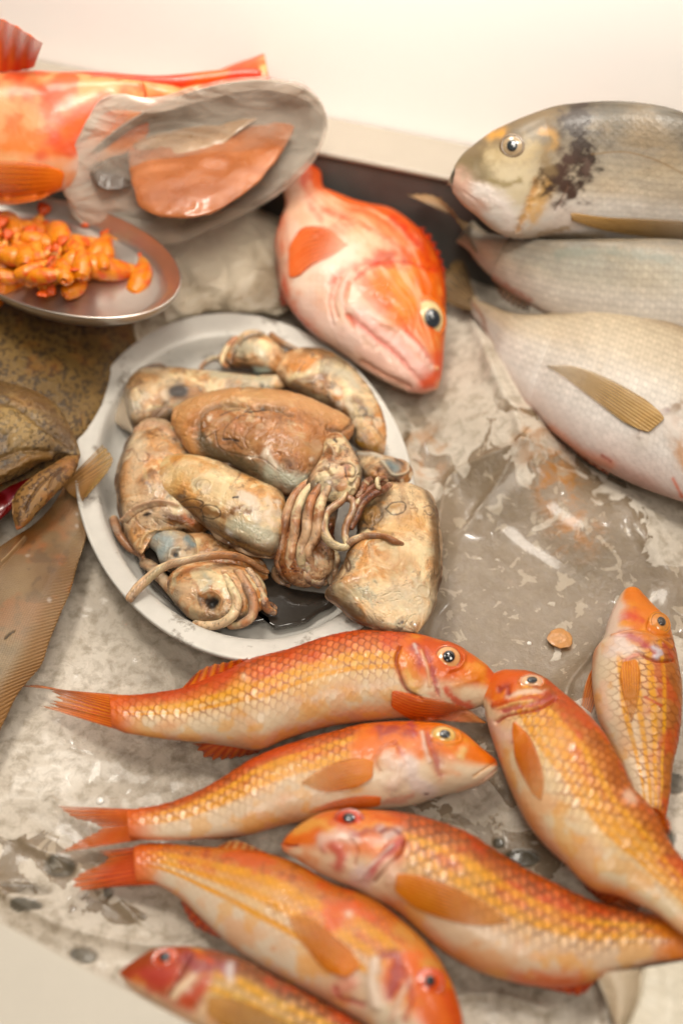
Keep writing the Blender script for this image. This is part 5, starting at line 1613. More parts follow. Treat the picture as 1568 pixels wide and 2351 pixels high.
o.disp += 0.002 * (fbm(o.rest, 120, 2, 4) - .5)
build(o, 'mouth_lining', M['fillet'], r)
# sole with tail and fringe
D = cf((455, 740), (510, 795), (560, 830), (572, 880), (555, 960), (530, 1060), (490, 1180), (440, 1360), (380, 1500), (310, 1680), (270, 1800), (190, 1900), (120, 1990), (50, 2130), (-50, 2330), (-200, 2600))
V = cf((400, 690), (360, 760), (300, 850), (200, 950), (80, 1030), (-50, 1120), (-200, 1250), (-350, 1400), (-450, 1600), (-550, 1900), (-500, 2200), (-400, 2400), (-200, 2600))
o = loft(D, V, z=[0.016, 0.018, 0.018, 0.016, 0.014], ratio=[0.14, 0.16, 0.14], nu=420, nv=260, dens='none', p=0.8)
P = o.rest
n2 = fbm(P, 35, 4, 221)
c = mix(srgb(150, 122, 88) * np.ones(o.G.shape), srgb(124, 92, 58), sstep(0.4, 0.65, n2))
c = mix(c, srgb(160, 100, 58), 0.8 * sstep(0.48, 0.62, fbm(P, 70, 4, 223)))
c = mix(c, srgb(92, 68, 44), 0.5 * sstep(0.52, 0.64, fbm(P, 180, 4, 233)))
c = mix(c, srgb(176, 158, 130), 0.5 * sstep(0.45, 0.7, fbm(P, 22, 2, 225)))
fr = sstep(-0.50, -0.82, o.v + 0.08 * (fbm(P, 40, 2, 227) - .5))
sc_ = np.sin(o.s / 0.0019 * 2 * np.pi + 0.8) * np.sin(o.w / 0.0021 * 2 * np.pi)
sc2 = np.sin((o.s + o.w) / 0.0021 * np.pi * 2) * np.sin((o.s - o.w) / 0.0021 * np.pi * 2)
c = c * (1 + 0.24 * sc2 * (1 - fr))[..., None]
rayf = np.sin((o.s * 1.0 - o.w * 0.9) / 0.0022 * 2 * np.pi)
fc = mix(srgb(168, 126, 80) * np.ones(o.G.shape), srgb(136, 94, 52), np.clip(0.5 + 0.4 * rayf, 0, 1))
c = mix(c, fc, fr * (0.35 + 0.65 * sstep(0.2, 0.7, o.u)))
c = mix(c, srgb(120, 82, 44), 0.5 * sstep(0.1, 0.8, o.v))
wsp = sstep(0.74, 0.80, fbm(P, 110, 2, 229))
c = mix(c, srgb(214, 198, 184), 0.7 * wsp)
o.col = c
o.disp += 0.00012 * sc2 * (1 - fr) + 0.0003 * rayf * fr - 0.0012 * fr + 0.0014 * (n2 - .5)
paint(o, [(cf((160, 1030), (90, 1110), (20, 1180), (-60, 1260)), 7, (150, 116, 80), 0.6, -0.001, 0.3), (cf((150, 1020), (80, 1100), (10, 1170)), 5, (206, 176, 136), 0.6, 0.0008, 0.3),
          (cf((30, 1640), (60, 1610), (85, 1595)), 7, (54, 42, 30), 0.9, -0.0008, 0.5),
          (cf((470, 880),), 10, (206, 190, 176), 0.8, 0, 0.4), (cf((468, 950),), 10, (206, 190, 176), 0.8, 0, 0.4), (cf((300, 1400),), 12, (206, 190, 176), 0.7, 0, 0.6)])
r = root_for(o, 'sole', 'long brown sole with fine netted scales, tail fin resting on the squid plate rim', 'fish', 'flatfish at the left')
build(o, 'body', M['flat'], r)
sheet(cf((380, 700), (430, 760), (510, 805)), cf((625, 455), (660, 490), (690, 540), (670, 600), (500, 800)), z0=0.020, z1=0.027, rays_n=12, rough=0.03, amp=0.0003, thick=0.0004, parent=r, name='tail_fin',
      colf=fin_color((196, 150, 100), (160, 112, 66), (206, 166, 96), 0.6))

# ================================================================== ROSEFISH (centre back)
D = PX((1003, 893), (1015, 860), (1022, 800), (1027, 740), (1026, 680), (1018, 630), (1000, 580), (970, 540), (930, 505), (880, 480), (820, 462), (770, 445), (742, 430), (737, 400), (735, 350), (730, 300))
V = PX((1003, 893), (975, 900), (930, 895), (870, 868), (810, 832), (750, 790), (700, 752), (660, 705), (642, 660), (636, 610), (628, 560), (640, 510), (655, 470), (650, 430), (665, 390), (690, 330))
o = loft(D, V, z=[0.018, 0.024, 0.032, 0.040, 0.052, 0.062], ratio=[0.6, 0.55, 0.5, 0.42, 0.36], nu=460, nv=200)
base_skin(o, [(-1, (236, 100, 56)), (-0.55, (240, 130, 84)), (-0.2, (246, 164, 124)), (0.15, (250, 200, 172)), (0.6, (252, 218, 198)), (0.9, (242, 160, 130)), (1, (230, 100, 70))], 301, 0.25, 40)
P = o.rest
hd = sstep(0.44, 0.36, o.u + 0.08 * (fbm(P, 30, 2, 303) - .5))
hc = mix(srgb(240, 124, 58) * np.ones(o.G.shape), srgb(246, 164, 96), sstep(0.45, 0.7, fbm(P, 60, 4, 305)))
hc = mix(hc, srgb(252, 214, 190), sstep(0.15, 0.55, o.v + 0.3 * (fbm(P, 40, 3, 307) - .5)))
o.col = mix(o.col, hc, hd)
o.col = mix(o.col, srgb(232, 84, 50), 0.5 * sstep(0.55, 0.75, fbm(P, 50, 4, 309)) * sstep(0.7, 0, o.v))
st_ = np.stack([o.u * 7, o.v * 11, 0 * o.u], -1) + 2.2 * (fbm(P, 25, 3, 320)[..., None] - .5)
sk_ = fbm(st_, 1.0, 4, 321, 0.6)
o.col = mix(o.col, srgb(252, 216, 190), 0.5 * sstep(0.50, 0.64, sk_) * sstep(-0.95, -0.4, o.v))
o.col = mix(o.col, srgb(230, 88, 40), 0.45 * sstep(0.49, 0.38, sk_) * sstep(0.75, 0.2, o.v))
rr_, sid = scales(o.s, o.w, 0.0042)
o.col *= (1 - 0.12 * sstep(0.7, 0.95, rr_) * (1 - hd))[..., None]
o.disp += 0.00012 * rr_ * (1 - hd) + 0.0012 * (fbm(P, 50, 3, 311) - .5) + 0.0004 * (fbm(P, 180, 3, 312) - .5)
CREAM = (254, 226, 206)
paint(o, [
    (PX((835, 725), (870, 755), (920, 800), (975, 855)), 44, (250, 196, 184), 0.85, 0.0008, 0.3),
    (PX((800, 725), (850, 765), (910, 815), (965, 875)), 10, (236, 130, 116), 0.7, -0.0008, 0.4),
    (PX((850, 720), (900, 750), (960, 800), (990, 845)), 12, (254, 222, 206), 0.8, 0.0007, 0.3),
    (PX((790, 770), (840, 810), (900, 850), (950, 880)), 34, (252, 206, 190), 0.8, 0.0010, 0.4),
    (PX((830, 830), (880, 858), (940, 885)), 10, (238, 160, 130), 0.5, -0.0012, 0.3),
    (PX((810, 705),), 14, (255, 228, 214), 0.8, 0.0006, 0.5),
    (PX((800, 650), (790, 700), (810, 750)), 7, (236, 120, 84), 0.6, -0.0012, 0.5),
    (PX((770, 640), (755, 690), (765, 745)), 6, (240, 130, 104), 0.5, -0.0008, 0.6),
    (PX((815, 640), (860, 605), (930, 600), (990, 620)), 6, (206, 70, 44), 0.6, -0.0008, 0.7),
    (PX((740, 480), (800, 500), (880, 540), (940, 590)), 9, (228, 90, 50), 0.5, 0, 1.0),
    (PX((900, 500), (960, 560), (1000, 620)), 12, (214, 60, 36), 0.6, 0, 1.0),
    (PX((930, 760), (960, 790), (985, 830)), 10, (226, 80, 28), 0.5, 0.0005, 0.9),
    (PX((700, 470), (720, 520), (690, 500)), 24, (254, 214, 190), 0.6, 0, 0.9),
    (PX((1010, 700), (1020, 650), (1005, 600)), 9, (206, 56, 36), 0.5, 0.0006, 1.0),
    (PX((975, 880), (1000, 860), (1010, 820)), 26, (234, 96, 36), 0.8, 0, 0.6),
    (PX((1000, 845),), 7, (255, 200, 150), 0.8, 0.0008, 0.4),
    (PX((870, 590), (900, 580), (930, 595)), 24, (190, 92, 72), 0.75, 0, 0.9),
    (PX((760, 650), (790, 620), (860, 600), (900, 610)), 12, (222, 84, 60), 0.6, -0.0006, 0.8),
    (PX((690, 650), (700, 610), (740, 590), (800, 580)), 40, CREAM, 0.85, 0, 0.7),
    (PX((665, 480), (700, 500), (660, 440)), 26, (252, 200, 170), 0.7, 0, 0.8),
    (PX((700, 400), (715, 380)), 40, (232, 90, 44), 0.7, 0, 0.8),
    (PX((780, 640), (765, 690), (775, 730)), 7, (244, 170, 150), 0.6, -0.0010, 0.4),
    (PX((800, 630), (785, 680), (795, 715)), 7, (255, 220, 205), 0.6, 0.0008, 0.4),
    (PX((700, 700), (740, 740), (800, 790)), 40, (252, 220, 206), 0.7, 0, 0.7),
    (PX((880, 660), (920, 690), (900, 740)), 40, (242, 140, 66), 0.5, 0.0008, 0.6)])
r = root_for(o, 'redfish', 'orange-red fish at the back centre, head down, with a big cream-ringed eye', 'fish')
build(o, 'body', M['fish'], r)
bv = body_bvh(o)
eye((985, 729), 33, 43, -0.25, (18, 23), bv, r, iris=(252, 222, 170), ring=(240, 130, 60), pc=(990, 731), pupil=(50, 56, 62), face=0.5)
sheet(PX((662, 550), (700, 520), (755, 524), (797, 560)), PX((664, 655), (715, 610), (760, 588), (797, 562)), rays_n=9, across=False, parent=r, name='pectoral_fin', body=o, off=0.001, colf=fin_color((244, 142, 94), (236, 108, 66), (250, 196, 164)))
sheet(PX((742, 436), (800, 462), (880, 486), (930, 512), (970, 548), (1000, 592), (1016, 640)), PX((762, 428), (830, 446), (885, 470), (945, 498), (985, 532), (1012, 578), (1026, 640)), z0=0.030, z1=0.034, rays_n=17, rough=0.45, parent=r, name='dorsal_fin', colf=fin_color((236, 92, 60), (220, 66, 40)))
sheet(PX((636, 540), (640, 620), (660, 700)), PX((618, 555), (632, 625), (640, 700)), z0=0.028, z1=0.020, rays_n=9, rough=0.4, parent=r, name='anal_fin', colf=fin_color((244, 130, 110), (230, 90, 70)))

# ================================================================== BIG RED FISH (back left)
D = PX((620, 190), (560, 185), (480, 200), (380, 190), (280, 178), (180, 168), (80, 160), (-20, 158), (-180, 160), (-400, 220))
V = PX((620, 190), (520, 240), (400, 320), (280, 380), (200, 415), (130, 440), (40, 450), (-60, 450), (-220, 440), (-400, 360))
o = loft(D, V, z=[0.10, 0.10, 0.10, 0.10], tilt=0.022, ratio=[0.4, 0.45, 0.5], nu=260, nv=130, dens='none')
base_skin(o, [(-1, (236, 96, 52)), (-0.6, (240, 120, 84)), (-0.1, (242, 122, 62)), (0.4, (246, 150, 90)), (0.75, (250, 206, 178)), (1, (232, 110, 80))], 401, 0.2, 26)
P = o.rest
o.col = mix(o.col, srgb(250, 170, 120), 0.9 * sstep(0.48, 0.60, fbm(P, 55, 4, 403)))
o.col = mix(o.col, srgb(230, 84, 40), 0.8 * sstep(0.48, 0.60, fbm(P, 34, 4, 405)))
o.disp += 0.001 * (fbm(P, 50, 3, 406) - .5)
paint(o, [(PX((190, 380), (210, 350)), 40, (250, 214, 196), 0.8, 0, 0.7), (PX((-20, 360), (30, 370)), 20, (252, 196, 150), 0.7, 0, 0.8),
          (PX((0, 430), (80, 435), (140, 425)), 16, (252, 214, 200), 0.7, 0, 0.6)])
r = root_for(o, 'redfish', 'big bright red fish at the back left edge, running behind the film-wrapped plate', 'fish')
build(o, 'body', M['fish'], r)
sheet(PX((150, 385), (80, 372), (0, 368), (-40, 375)), PX((140, 440), (70, 462), (0, 468), (-40, 450)), across=False, rays_n=8, rough=0.01, parent=r, name='pectoral_fin', body=o, off=0.002, colf=fin_color((246, 140, 50), (238, 116, 40)))
ot = tube(PX((120, 172), (240, 178), (380, 186), (480, 176), (560, 167), (602, 168)), [8, 13, 13, 15, 14, 12], 0.116, nu=80, nv=16)
ot.col = mix(srgb(240, 104, 44) * np.ones(ot.G.shape), srgb(228, 76, 30), sstep(0.4, 0.6, fbm(ot.rest, 60, 3, 5)))
build(ot, 'dorsal_fin', M['fish'], r)
sheet(PX((-60, 165), (0, 160), (78, 152)), PX((-60, 30), (10, 45), (98, 98)), z0=0.125, z1=0.155, rays_n=5, rough=0.02, amp=0.0003, thick=0.001, parent=r, name='tail_fin', colf=fin_color((244, 120, 70), (232, 84, 40)))

# ================================================================== SEA BREAMS
def bream_paint(o, seed, stops, sz=0.0040, sk=0.35, tan=0.5, from_u=0.3, rows=0.12):
    base_skin(o, stops, seed, 0.12, 30)
    P = o.rest
    r_, sid = scales(o.s, o.w, sz)
    body = sstep(from_u - 0.02, from_u + 0.03, o.u)
    k = body * sstep(0.95, 0.3, o.v)
    o.col = mix(o.col, srgb(196, 160, 106), tan * body * sstep(0.42, 0.68, fbm(P, 40, 4, seed + 1)) * sstep(0.75, 0.1, o.v))
    o.col *= (1 - 0.5 * sk * k * sstep(0.6, 0.95, r_) * (0.4 + 0.6 * sid))[..., None]
    o.col *= (0.93 + 0.14 * sid * k)[..., None]
    o.col = mix(o.col, srgb(160, 156, 148), (0.12 if seed == 501 else 0.3) * body * sstep(0.5, 0.66, fbm(P * np.array([0.5, 1.6, 1]), 60, 4, seed + 8)) * sstep(0.5, -0.4, o.v))
    ln = 0.5 + 0.5 * np.cos(o.w / (sz * 0.9) * 2 * np.pi)
    o.col *= (1 - rows * k * ln ** 3)[..., None]
    o.col *= (0.86 + 0.28 * fbm(P, 320, 3, seed + 4))[..., None]
    lum_ = (o.col @ np.array([0.3, 0.6, 0.1]))[..., None]
    o.col = lum_ + (o.col - lum_) * 0.66
    o.disp += 0.00010 * r_ * body + 0.0008 * (fbm(P, 30, 3, seed + 6) - .5)


BG = 'sea breams piled at the back right'
# lower bream
D = cb((600, 1100), (680, 1130), (760, 1165), (860, 1180), (1000, 1172), (1200, 1152), (1350, 1172), (1568, 1235), (1720, 1320), (1900, 1500))
V = cb((600, 1100), (600, 1170), (650, 1240), (700, 1310), (720, 1400), (770, 1480), (850, 1600)) + PX((1220, 940), (1290, 1010), (1380, 1075), (1470, 1120), (1568, 1155), (1680, 1190), (1780, 1160))
D = D[::-1]
V = V[::-1]
o = loft(D, V, z=[0.036, 0.036, 0.034, 0.028, 0.018], tilt=[0.016, 0.016, 0.012, 0.006], ratio=[0.35, 0.36, 0.36, 0.35], nu=460, nv=230)
bream_paint(o, 501, [(-1, (180, 148, 104)), (-0.8, (222, 196, 154)), (-0.35, (244, 220, 184)), (0.0, (254, 238, 220)), (0.6, (255, 240, 230)), (0.9, (250, 220, 206)), (1, (230, 176, 156))], tan=0.24, sk=0.36, from_u=0.16)
paint(o, [
    (PX((1270, 985), (1340, 1040), (1400, 1065)), 16, (226, 160, 136), 0.75, 0.0003, 0.6),
    (PX((1180, 905), (1230, 950)), 7, (206, 130, 106), 0.7, 0, 0.5), (PX((1382, 1045), (1402, 1058)), 5, (160, 80, 70), 0.7, 0, 0.4),
    (PX((1545, 970), (1560, 1020), (1568, 1060)), 20, (206, 150, 100), 0.7, 0, 0.9),
    (PX((1530, 950), (1568, 925)), 14, (150, 116, 80), 0.7, 0, 0.9),
    (PX((1470, 1000), (1480, 965), (1530, 945)), 10, (140, 110, 116), 0.8, 0.0008, 0.4),
    (PX((1475, 1010), (1520, 960), (1550, 990)), 34, (246, 234, 224), 0.9, 0.0006, 0.4),
    (PX((1065, 665), (1110, 735), (1120, 780), (1150, 850)), 6, (170, 116, 90), 0.7, 0, 0.5),
    (PX((1545, 1100), (1565, 1140)), 6, (226, 120, 90), 0.7, 0, 0.5),
    (PX((1470, 700), (1470, 702)), 5, (120, 96, 70), 0.5, 0, 0.5)])
r = root_for(o, 'sea_bream', 'nearest pale sea bream of the three at right, belly down, long translucent side fin', 'fish', BG)
build(o, 'body', M['bream'], r)
sheet(PX((1538, 950), (1480, 915), (1400, 870), (1320, 840), (1255, 838)), PX((1478, 1003), (1420, 960), (1340, 900), (1290, 862), (1255, 840)), rays_n=10, across=False, parent=r, name='pectoral_fin', body=o, off=0.0016, amp=0.0002, colf=fin_color((226, 192, 138), (180, 138, 84), (236, 214, 178), 0.9))
sheet(PX((1250, 975), (1320, 1030), (1400, 1080)), PX((1275, 985), (1330, 1045), (1395, 1092)), z0=0.018, z1=0.010, rays_n=7, rough=0.1, parent=r, name='pelvic_fin', colf=fin_color((230, 170, 146), (206, 120, 96)))
sheet(cb((610, 1085), (600, 1120), (600, 1160)), cb((545, 868), (490, 960), (440, 1040), (470, 1110), (560, 1160)), z0=0.018, z1=0.014, rays_n=9, rough=0.1, parent=r, name='tail_fin', colf=fin_color((150, 124, 92), (96, 76, 56), (176, 140, 96)))
# middle bream
D = cb((560, 800), (640, 795), (760, 815), (900, 828), (1100, 832), (1300, 830), (1568, 835), (1800, 900), (2000, 1050))[::-1]
V = cb((560, 800), (600, 900), (650, 970), (740, 1050), (860, 1130), (1000, 1200), (1200, 1260), (1400, 1300), (1600, 1300), (1850, 1250), (2000, 1050))[::-1]
o = loft(D, V, z=[0.065, 0.062, 0.056, 0.048], tilt=[0.020, 0.022, 0.016], ratio=[0.34, 0.34, 0.33], nu=380, nv=200)
bream_paint(o, 521, [(-1, (120, 106, 84)), (-0.8, (168, 152, 124)), (-0.55, (200, 192, 170)), (-0.2, (228, 214, 188)), (0.2, (246, 232, 214)), (0.7, (250, 234, 216)), (1, (200, 170, 140))], tan=0.25, sk=0.25, from_u=0.0)
paint(o, [(cb((660, 980), (760, 1050), (860, 1110)), 16, (196, 130, 110), 0.6, 0, 0.9), (cb((1000, 900), (1250, 890), (1500, 920)), 26, (150, 156, 146), 0.5, 0, 0.9)])
r = root_for(o, 'sea_bream', 'middle grey sea bream of the three, dark tail towards the tray wall', 'fish', BG)
build(o, 'body', M['bream'], r)
sheet(cb((650, 790), (610, 830), (620, 900)), cb((300, 625), (420, 630), (500, 690), (560, 790)), z0=0.050, z1=0.060, rays_n=9, rough=0.05, parent=r, name='tail_fin', colf=fin_color((160, 132, 98), (84, 66, 50), (206, 160, 110)))
sheet(cb((680, 960), (760, 1040), (870, 1120)), cb((690, 1010), (740, 1110), (860, 1170)), z0=0.040, z1=0.032, rays_n=9, rough=0.1, parent=r, name='anal_fin', colf=fin_color((140, 116, 96), (104, 84, 70)))
# top bream with head
D = cb((500, 545), (515, 500), (555, 440), (620, 385), (700, 330), (780, 292), (860, 258), (980, 215), (1100, 200), (1250, 193), (1400, 203), (1568, 240), (1750, 330), (1900, 480))
V = cb((500, 545), (508, 600), (555, 670), (620, 725), (690, 785), (750, 815), (820, 828), (920, 822), (1050, 828), (1200, 838), (1400, 850), (1600, 845), (1780, 740), (1900, 480))
o = loft(D, V, z=[0.100, 0.100, 0.102, 0.10], tilt=[0.006, 0.032, 0.036, 0.034], ratio=[0.6, 0.5, 0.42, 0.38, 0.36], nu=400, nv=220)
bream_paint(o, 541, [(-1, (92, 80, 60)), (-0.6, (140, 124, 100)), (-0.25, (204, 182, 146)), (0.08, (232, 210, 178)), (0.3, (252, 240, 226)), (0.7, (255, 244, 234)), (1, (206, 180, 150))], tan=0.35, sk=0.25, from_u=0.40)
W_ = (240, 226, 206)
paint(o, [
    (cb((560, 480), (640, 440), (720, 480), (640, 560)), 90, (124, 108, 78), 0.85, 0, 0.6),
    (cb((620, 430), (700, 360), (800, 300), (900, 270), (1000, 250)), 60, (126, 108, 84), 0.8, 0, 0.6),
    (cb((695, 350), (735, 345)), 30, (216, 160, 84), 0.75, 0, 0.5),
    (cb((920, 340), (970, 350), (980, 390), (950, 420)), 22, (206, 160, 100), 0.65, 0, 0.9),
    (cb((720, 450), (830, 470), (880, 420)), 60, (200, 178, 138), 0.7, 0, 0.7),
    (cb((740, 540), (850, 560), (800, 640)), 80, (222, 206, 176), 0.8, 0, 0.6),
    (cb((680, 560), (760, 580), (820, 560)), 14, (140, 120, 70), 0.55, 0, 0.9),
    (cb((530, 560), (570, 600), (640, 660)), 50, (226, 186, 168), 0.9, 0.0006, 0.5),
    (cb((620, 612), (680, 630), (760, 700), (780, 770)), 40, (250, 238, 230), 0.9, 0.0004, 0.6),
    (cb((900, 560), (860, 680), (810, 790)), 18, (222, 170, 116), 0.7, -0.0006, 0.7),
    (cb((960, 560), (930, 640), (880, 740)), 40, (240, 190, 120), 0.75, 0, 0.8),
    (cb((1000, 700), (1080, 740), (960, 770)), 60, (250, 236, 226), 0.85, 0, 0.6),
    (cb((1080, 250), (1095, 330), (1105, 400), (1085, 470), (1050, 540), (1000, 560)), 74, (58, 46, 38), 1.0, 0, 1.2),
    (cb((1040, 480), (1010, 560), (1030, 620)), 60, (84, 64, 56), 0.9, 0, 1.2),
    (cb((1130, 470), (1120, 540)), 18, (100, 80, 72), 0.8, 0, 1.0),
    (cb((960, 380), (940, 440), (960, 520)), 26, (150, 128, 98), 0.7, 0, 0.8),
    (cb((1040, 590), (1010, 650), (980, 700)), 7, (120, 90, 74), 0.5, -0.0006, 0.5),
    (cb((560, 610), (620, 650)), 6, (190, 140, 124), 0.3, -0.0003, 0.3),
    (cb((1150, 440), (1300, 430), (1450, 470), (1568, 530)), 5, (140, 110, 74), 0.5, 0, 0.5),
    (cb((1040, 780), (900, 812), (1200, 812)), 14, (190, 160, 120), 0.6, 0, 0.9)])
r = root_for(o, 'sea_bream', 'topmost sea bream, blunt head facing left, black gill patch and golden brow', 'fish', BG)
build(o, 'body', M['bream'], r)
bv = body_bvh(o)
eye(cb((785, 402))[0], 25, 24, 0, (12, 13), bv, r, iris=(178, 156, 128), ring=(126, 104, 80), inner=(150, 140, 124), pupil=(54, 58, 60), pc=cb((784, 402))[0])
sheet(cb((1050, 700), (1200, 728), (1350, 735), (1568, 745), (1700, 760)), cb((1060, 755), (1200, 790), (1350, 815), (1568, 835), (1700, 765)), rays_n=7, across=False, parent=r, name='pectoral_fin', body=o, off=0.0014, amp=0.0002, colf=fin_color((196, 158, 106), (160, 124, 80), None, 0.8))

# ================================================================== PLATES AT THE BACK
sp_px = ellipse_px(143, 594, 278, 128, math.radians(13))
pr = thing('serving_plate', 'oval steel plate holding the orange shrimps at the left', 'plate', unproj(np.array([143, 594]), 0.04))
profS = [(0.85, -0.011), (0.97, -0.0045), (1.0, -0.001), (1.006, 0.0006), (1.0, 0.0016), (0.99, 0.0010), (0.975, -0.0006), (0.95, -0.002), (0.90, -0.0055), (0.85, -0.008), (0.78, -0.009), (0.5, -0.009), (0.05, -0.009)]
plate(sp_px, 0.066, profS, M['steel'], 'dish', pr)
# shrimps
proto = {}


def shrimp(pos, rz, tiltx, scale, label, first):
    if first:
        root = thing('shrimp', label, 'shrimp', (0, 0, 0), 'shrimps heaped on the steel plate')
        n, nv = 70, 20
        s = np.linspace(0, 1, n)
        ang = -0.5 + 1.05 * s
        Rr = 0.023
        cen = np.stack([Rr * np.sin(ang), Rr * (1 - np.cos(ang)) - 0.006, 0 * s], -1)
        rad = 0.0056 * np.interp(s, [0, 0.08, 0.3, 0.6, 0.85, 1], [0.35, 0.8, 1.0, 0.85, 0.5, 0.25])
        seg = (s * 7) % 1
        rad = rad * (1 - 0.03 * np.exp(-((seg - 0.02) / 0.08) ** 2))
        T = np.gradient(cen, axis=0)
        T /= np.linalg.norm(T, axis=1, keepdims=True)
        S = np.stack([-T[:, 1], T[:, 0], 0 * s], -1)
        ph = np.linspace(0, 2 * np.pi, nv, endpoint=False)
        G = cen[:, None] + rad[:, None, None] * (S[:, None] * np.cos(ph)[None, :, None] + np.array([0, 0, 1.0]) * 0.85 * np.sin(ph)[None, :, None])
        nn = fbm(G, 200, 3, 3)
        c = mix(srgb(255, 156, 30) * np.ones(G.shape), srgb(244, 104, 14), sstep(0.45, 0.7, nn))
        c = mix(c, srgb(255, 206, 120), 0.7 * np.exp(-((seg - 0.5) / 0.22) ** 2)[:, None] * sstep(0.4, 0.7, fbm(G, 120, 2, 6)))
        c = mix(c, srgb(196, 66, 24), 0.3 * np.exp(-((seg - 0.02) / 0.06) ** 2)[:, None] * np.ones(nv))
        V = np.vstack([G.reshape(-1, 3), G[0].mean(0), G[-1].mean(0)])
        C = np.vstack([c.reshape(-1, 3), c[0].mean(0), c[-1].mean(0)])
        j = np.arange(nv)
        j2 = (j + 1) % nv
        tri = np.vstack([np.stack([np.full(nv, n * nv), j2, j], -1), np.stack([np.full(nv, n * nv + 1), (n - 1) * nv + j, (n - 1) * nv + j2], -1)])
        new_obj('body', V, grid_faces(n, nv, True), M['shrimp'], root, C, tri)
        # tail fan
        e = cen[-1]
        t = T[-1]
        sd = S[-1]
        vs, fs, cc = [], [], []
        for k in range(3):
            a = (k - 1) * 0.30
            d = t * math.cos(a) + sd * math.sin(a)
            q = np.cross(d, [0, 0, 1])
            b = len(vs)
            for (l, w, h) in ((0, 0.0008, 0), (0.003, 0.0020, 0.0006), (0.0055, 0.0018, 0.0002), (0.0066, 0.0005, 0)):
                vs += [e + d * l + q * w + np.array([0, 0, h]), e + d * l + np.array([0, 0, h + 0.0008]), e + d * l - q * w + np.array([0, 0, h]), e + d * l - np.array([0, 0, 0.0004])]
            for i in range(3):
                for m_ in range(4):
                    fs.append([b + i * 4 + m_, b + i * 4 + (m_ + 1) % 4, b + i * 4 + 4 + (m_ + 1) % 4, b + i * 4 + 4 + m_])
        new_obj('tail_fan', vs, fs, M['shrimp'], root, np.ones((len(vs), 3)) * srgb(240, 110, 24))
        proto['s'] = root
    else:
        root = proto['s'].copy()
        COL.objects.link(root)
        for ch in proto['s'].children:
            c = ch.copy()
            COL.objects.link(c)
            c.parent = root
        root['label'] = label
    root.location = [float(x) for x in pos]
    root.rotation_euler = (tiltx, 0.35 * math.sin(rz * 7), rz)
    root.scale = (scale,) * 3


pts = [(75, 680, 2.9, 0.049, 1.25), (165, 688, 2.7, 0.049, 1.1), (40, 655, 0.4, 0.050, 1.1), (115, 655, 3.3, 0.053, 1.1), (200, 655, 2.6, 0.053, 1.25), (300, 640, 1.4, 0.054, 1.1), (245, 690, 2.9, 0.048, 0.9),
       (250, 600, 0.2, 0.060, 1.3), (185, 605, 0.9, 0.060, 1.1), (120, 615, 2.2, 0.060, 1.15), (60, 620, 2.9, 0.058, 1.2), (5, 630, 1.2, 0.056, 1.2), (165, 535, 0.3, 0.060, 1.25), (110, 555, 1.9, 0.062, 1.2), (55, 575, 2.6, 0.062, 1.2),
       (5, 580, 0.8, 0.062, 1.2), (80, 520, 0.1, 0.056, 1.1), (35, 520, 0.6, 0.058, 1.2), (-5, 530, 2.2, 0.058, 1.2), (245, 560, 2.4, 0.054, 1.1), (140, 580, 2.9, 0.066, 1.0), (210, 575, 1.3, 0.060, 1.1), (300, 600, 2.0, 0.052, 0.8),
       (-60, 560, 0.7, 0.062, 1.2), (-70, 610, 2.2, 0.060, 1.2), (-40, 650, 1.4, 0.054, 1.2), (85, 600, 0.7, 0.067, 1.1), (30, 600, 2.0, 0.068, 1.1)]
rs_ = random.Random(5)
for k_ in range(26):
    a_ = rs_.uniform(0, 6.28)
    q_ = rs_.uniform(0.1, 0.8) ** 0.6
    pts.append((95 + 165 * q_ * math.cos(a_), 596 + 62 * q_ * math.sin(a_) + 14 * math.cos(a_), rs_.uniform(0, 6.28), 0.080 - 0.022 * q_, rs_.uniform(0.75, 0.95)))
for i, (x, y, rz, z, sc_) in enumerate(pts):
    lab = 'orange shrimp in the heap on the steel plate'
    if i == 0:
        lab = 'plump orange shrimp at the near rim of the steel plate, brightest highlight'
    elif i == 5:
        lab = 'orange shrimp lying apart at the right end of the heap on the steel plate'
    shrimp(unproj(np.array([x, y]), z), rz, 0.5 * math.sin(i * 2.3), sc_ * 1.0, lab, i == 0)
# make the shared ones' source not the prototype label
cr_ = crop(0, 0, 1.5091)
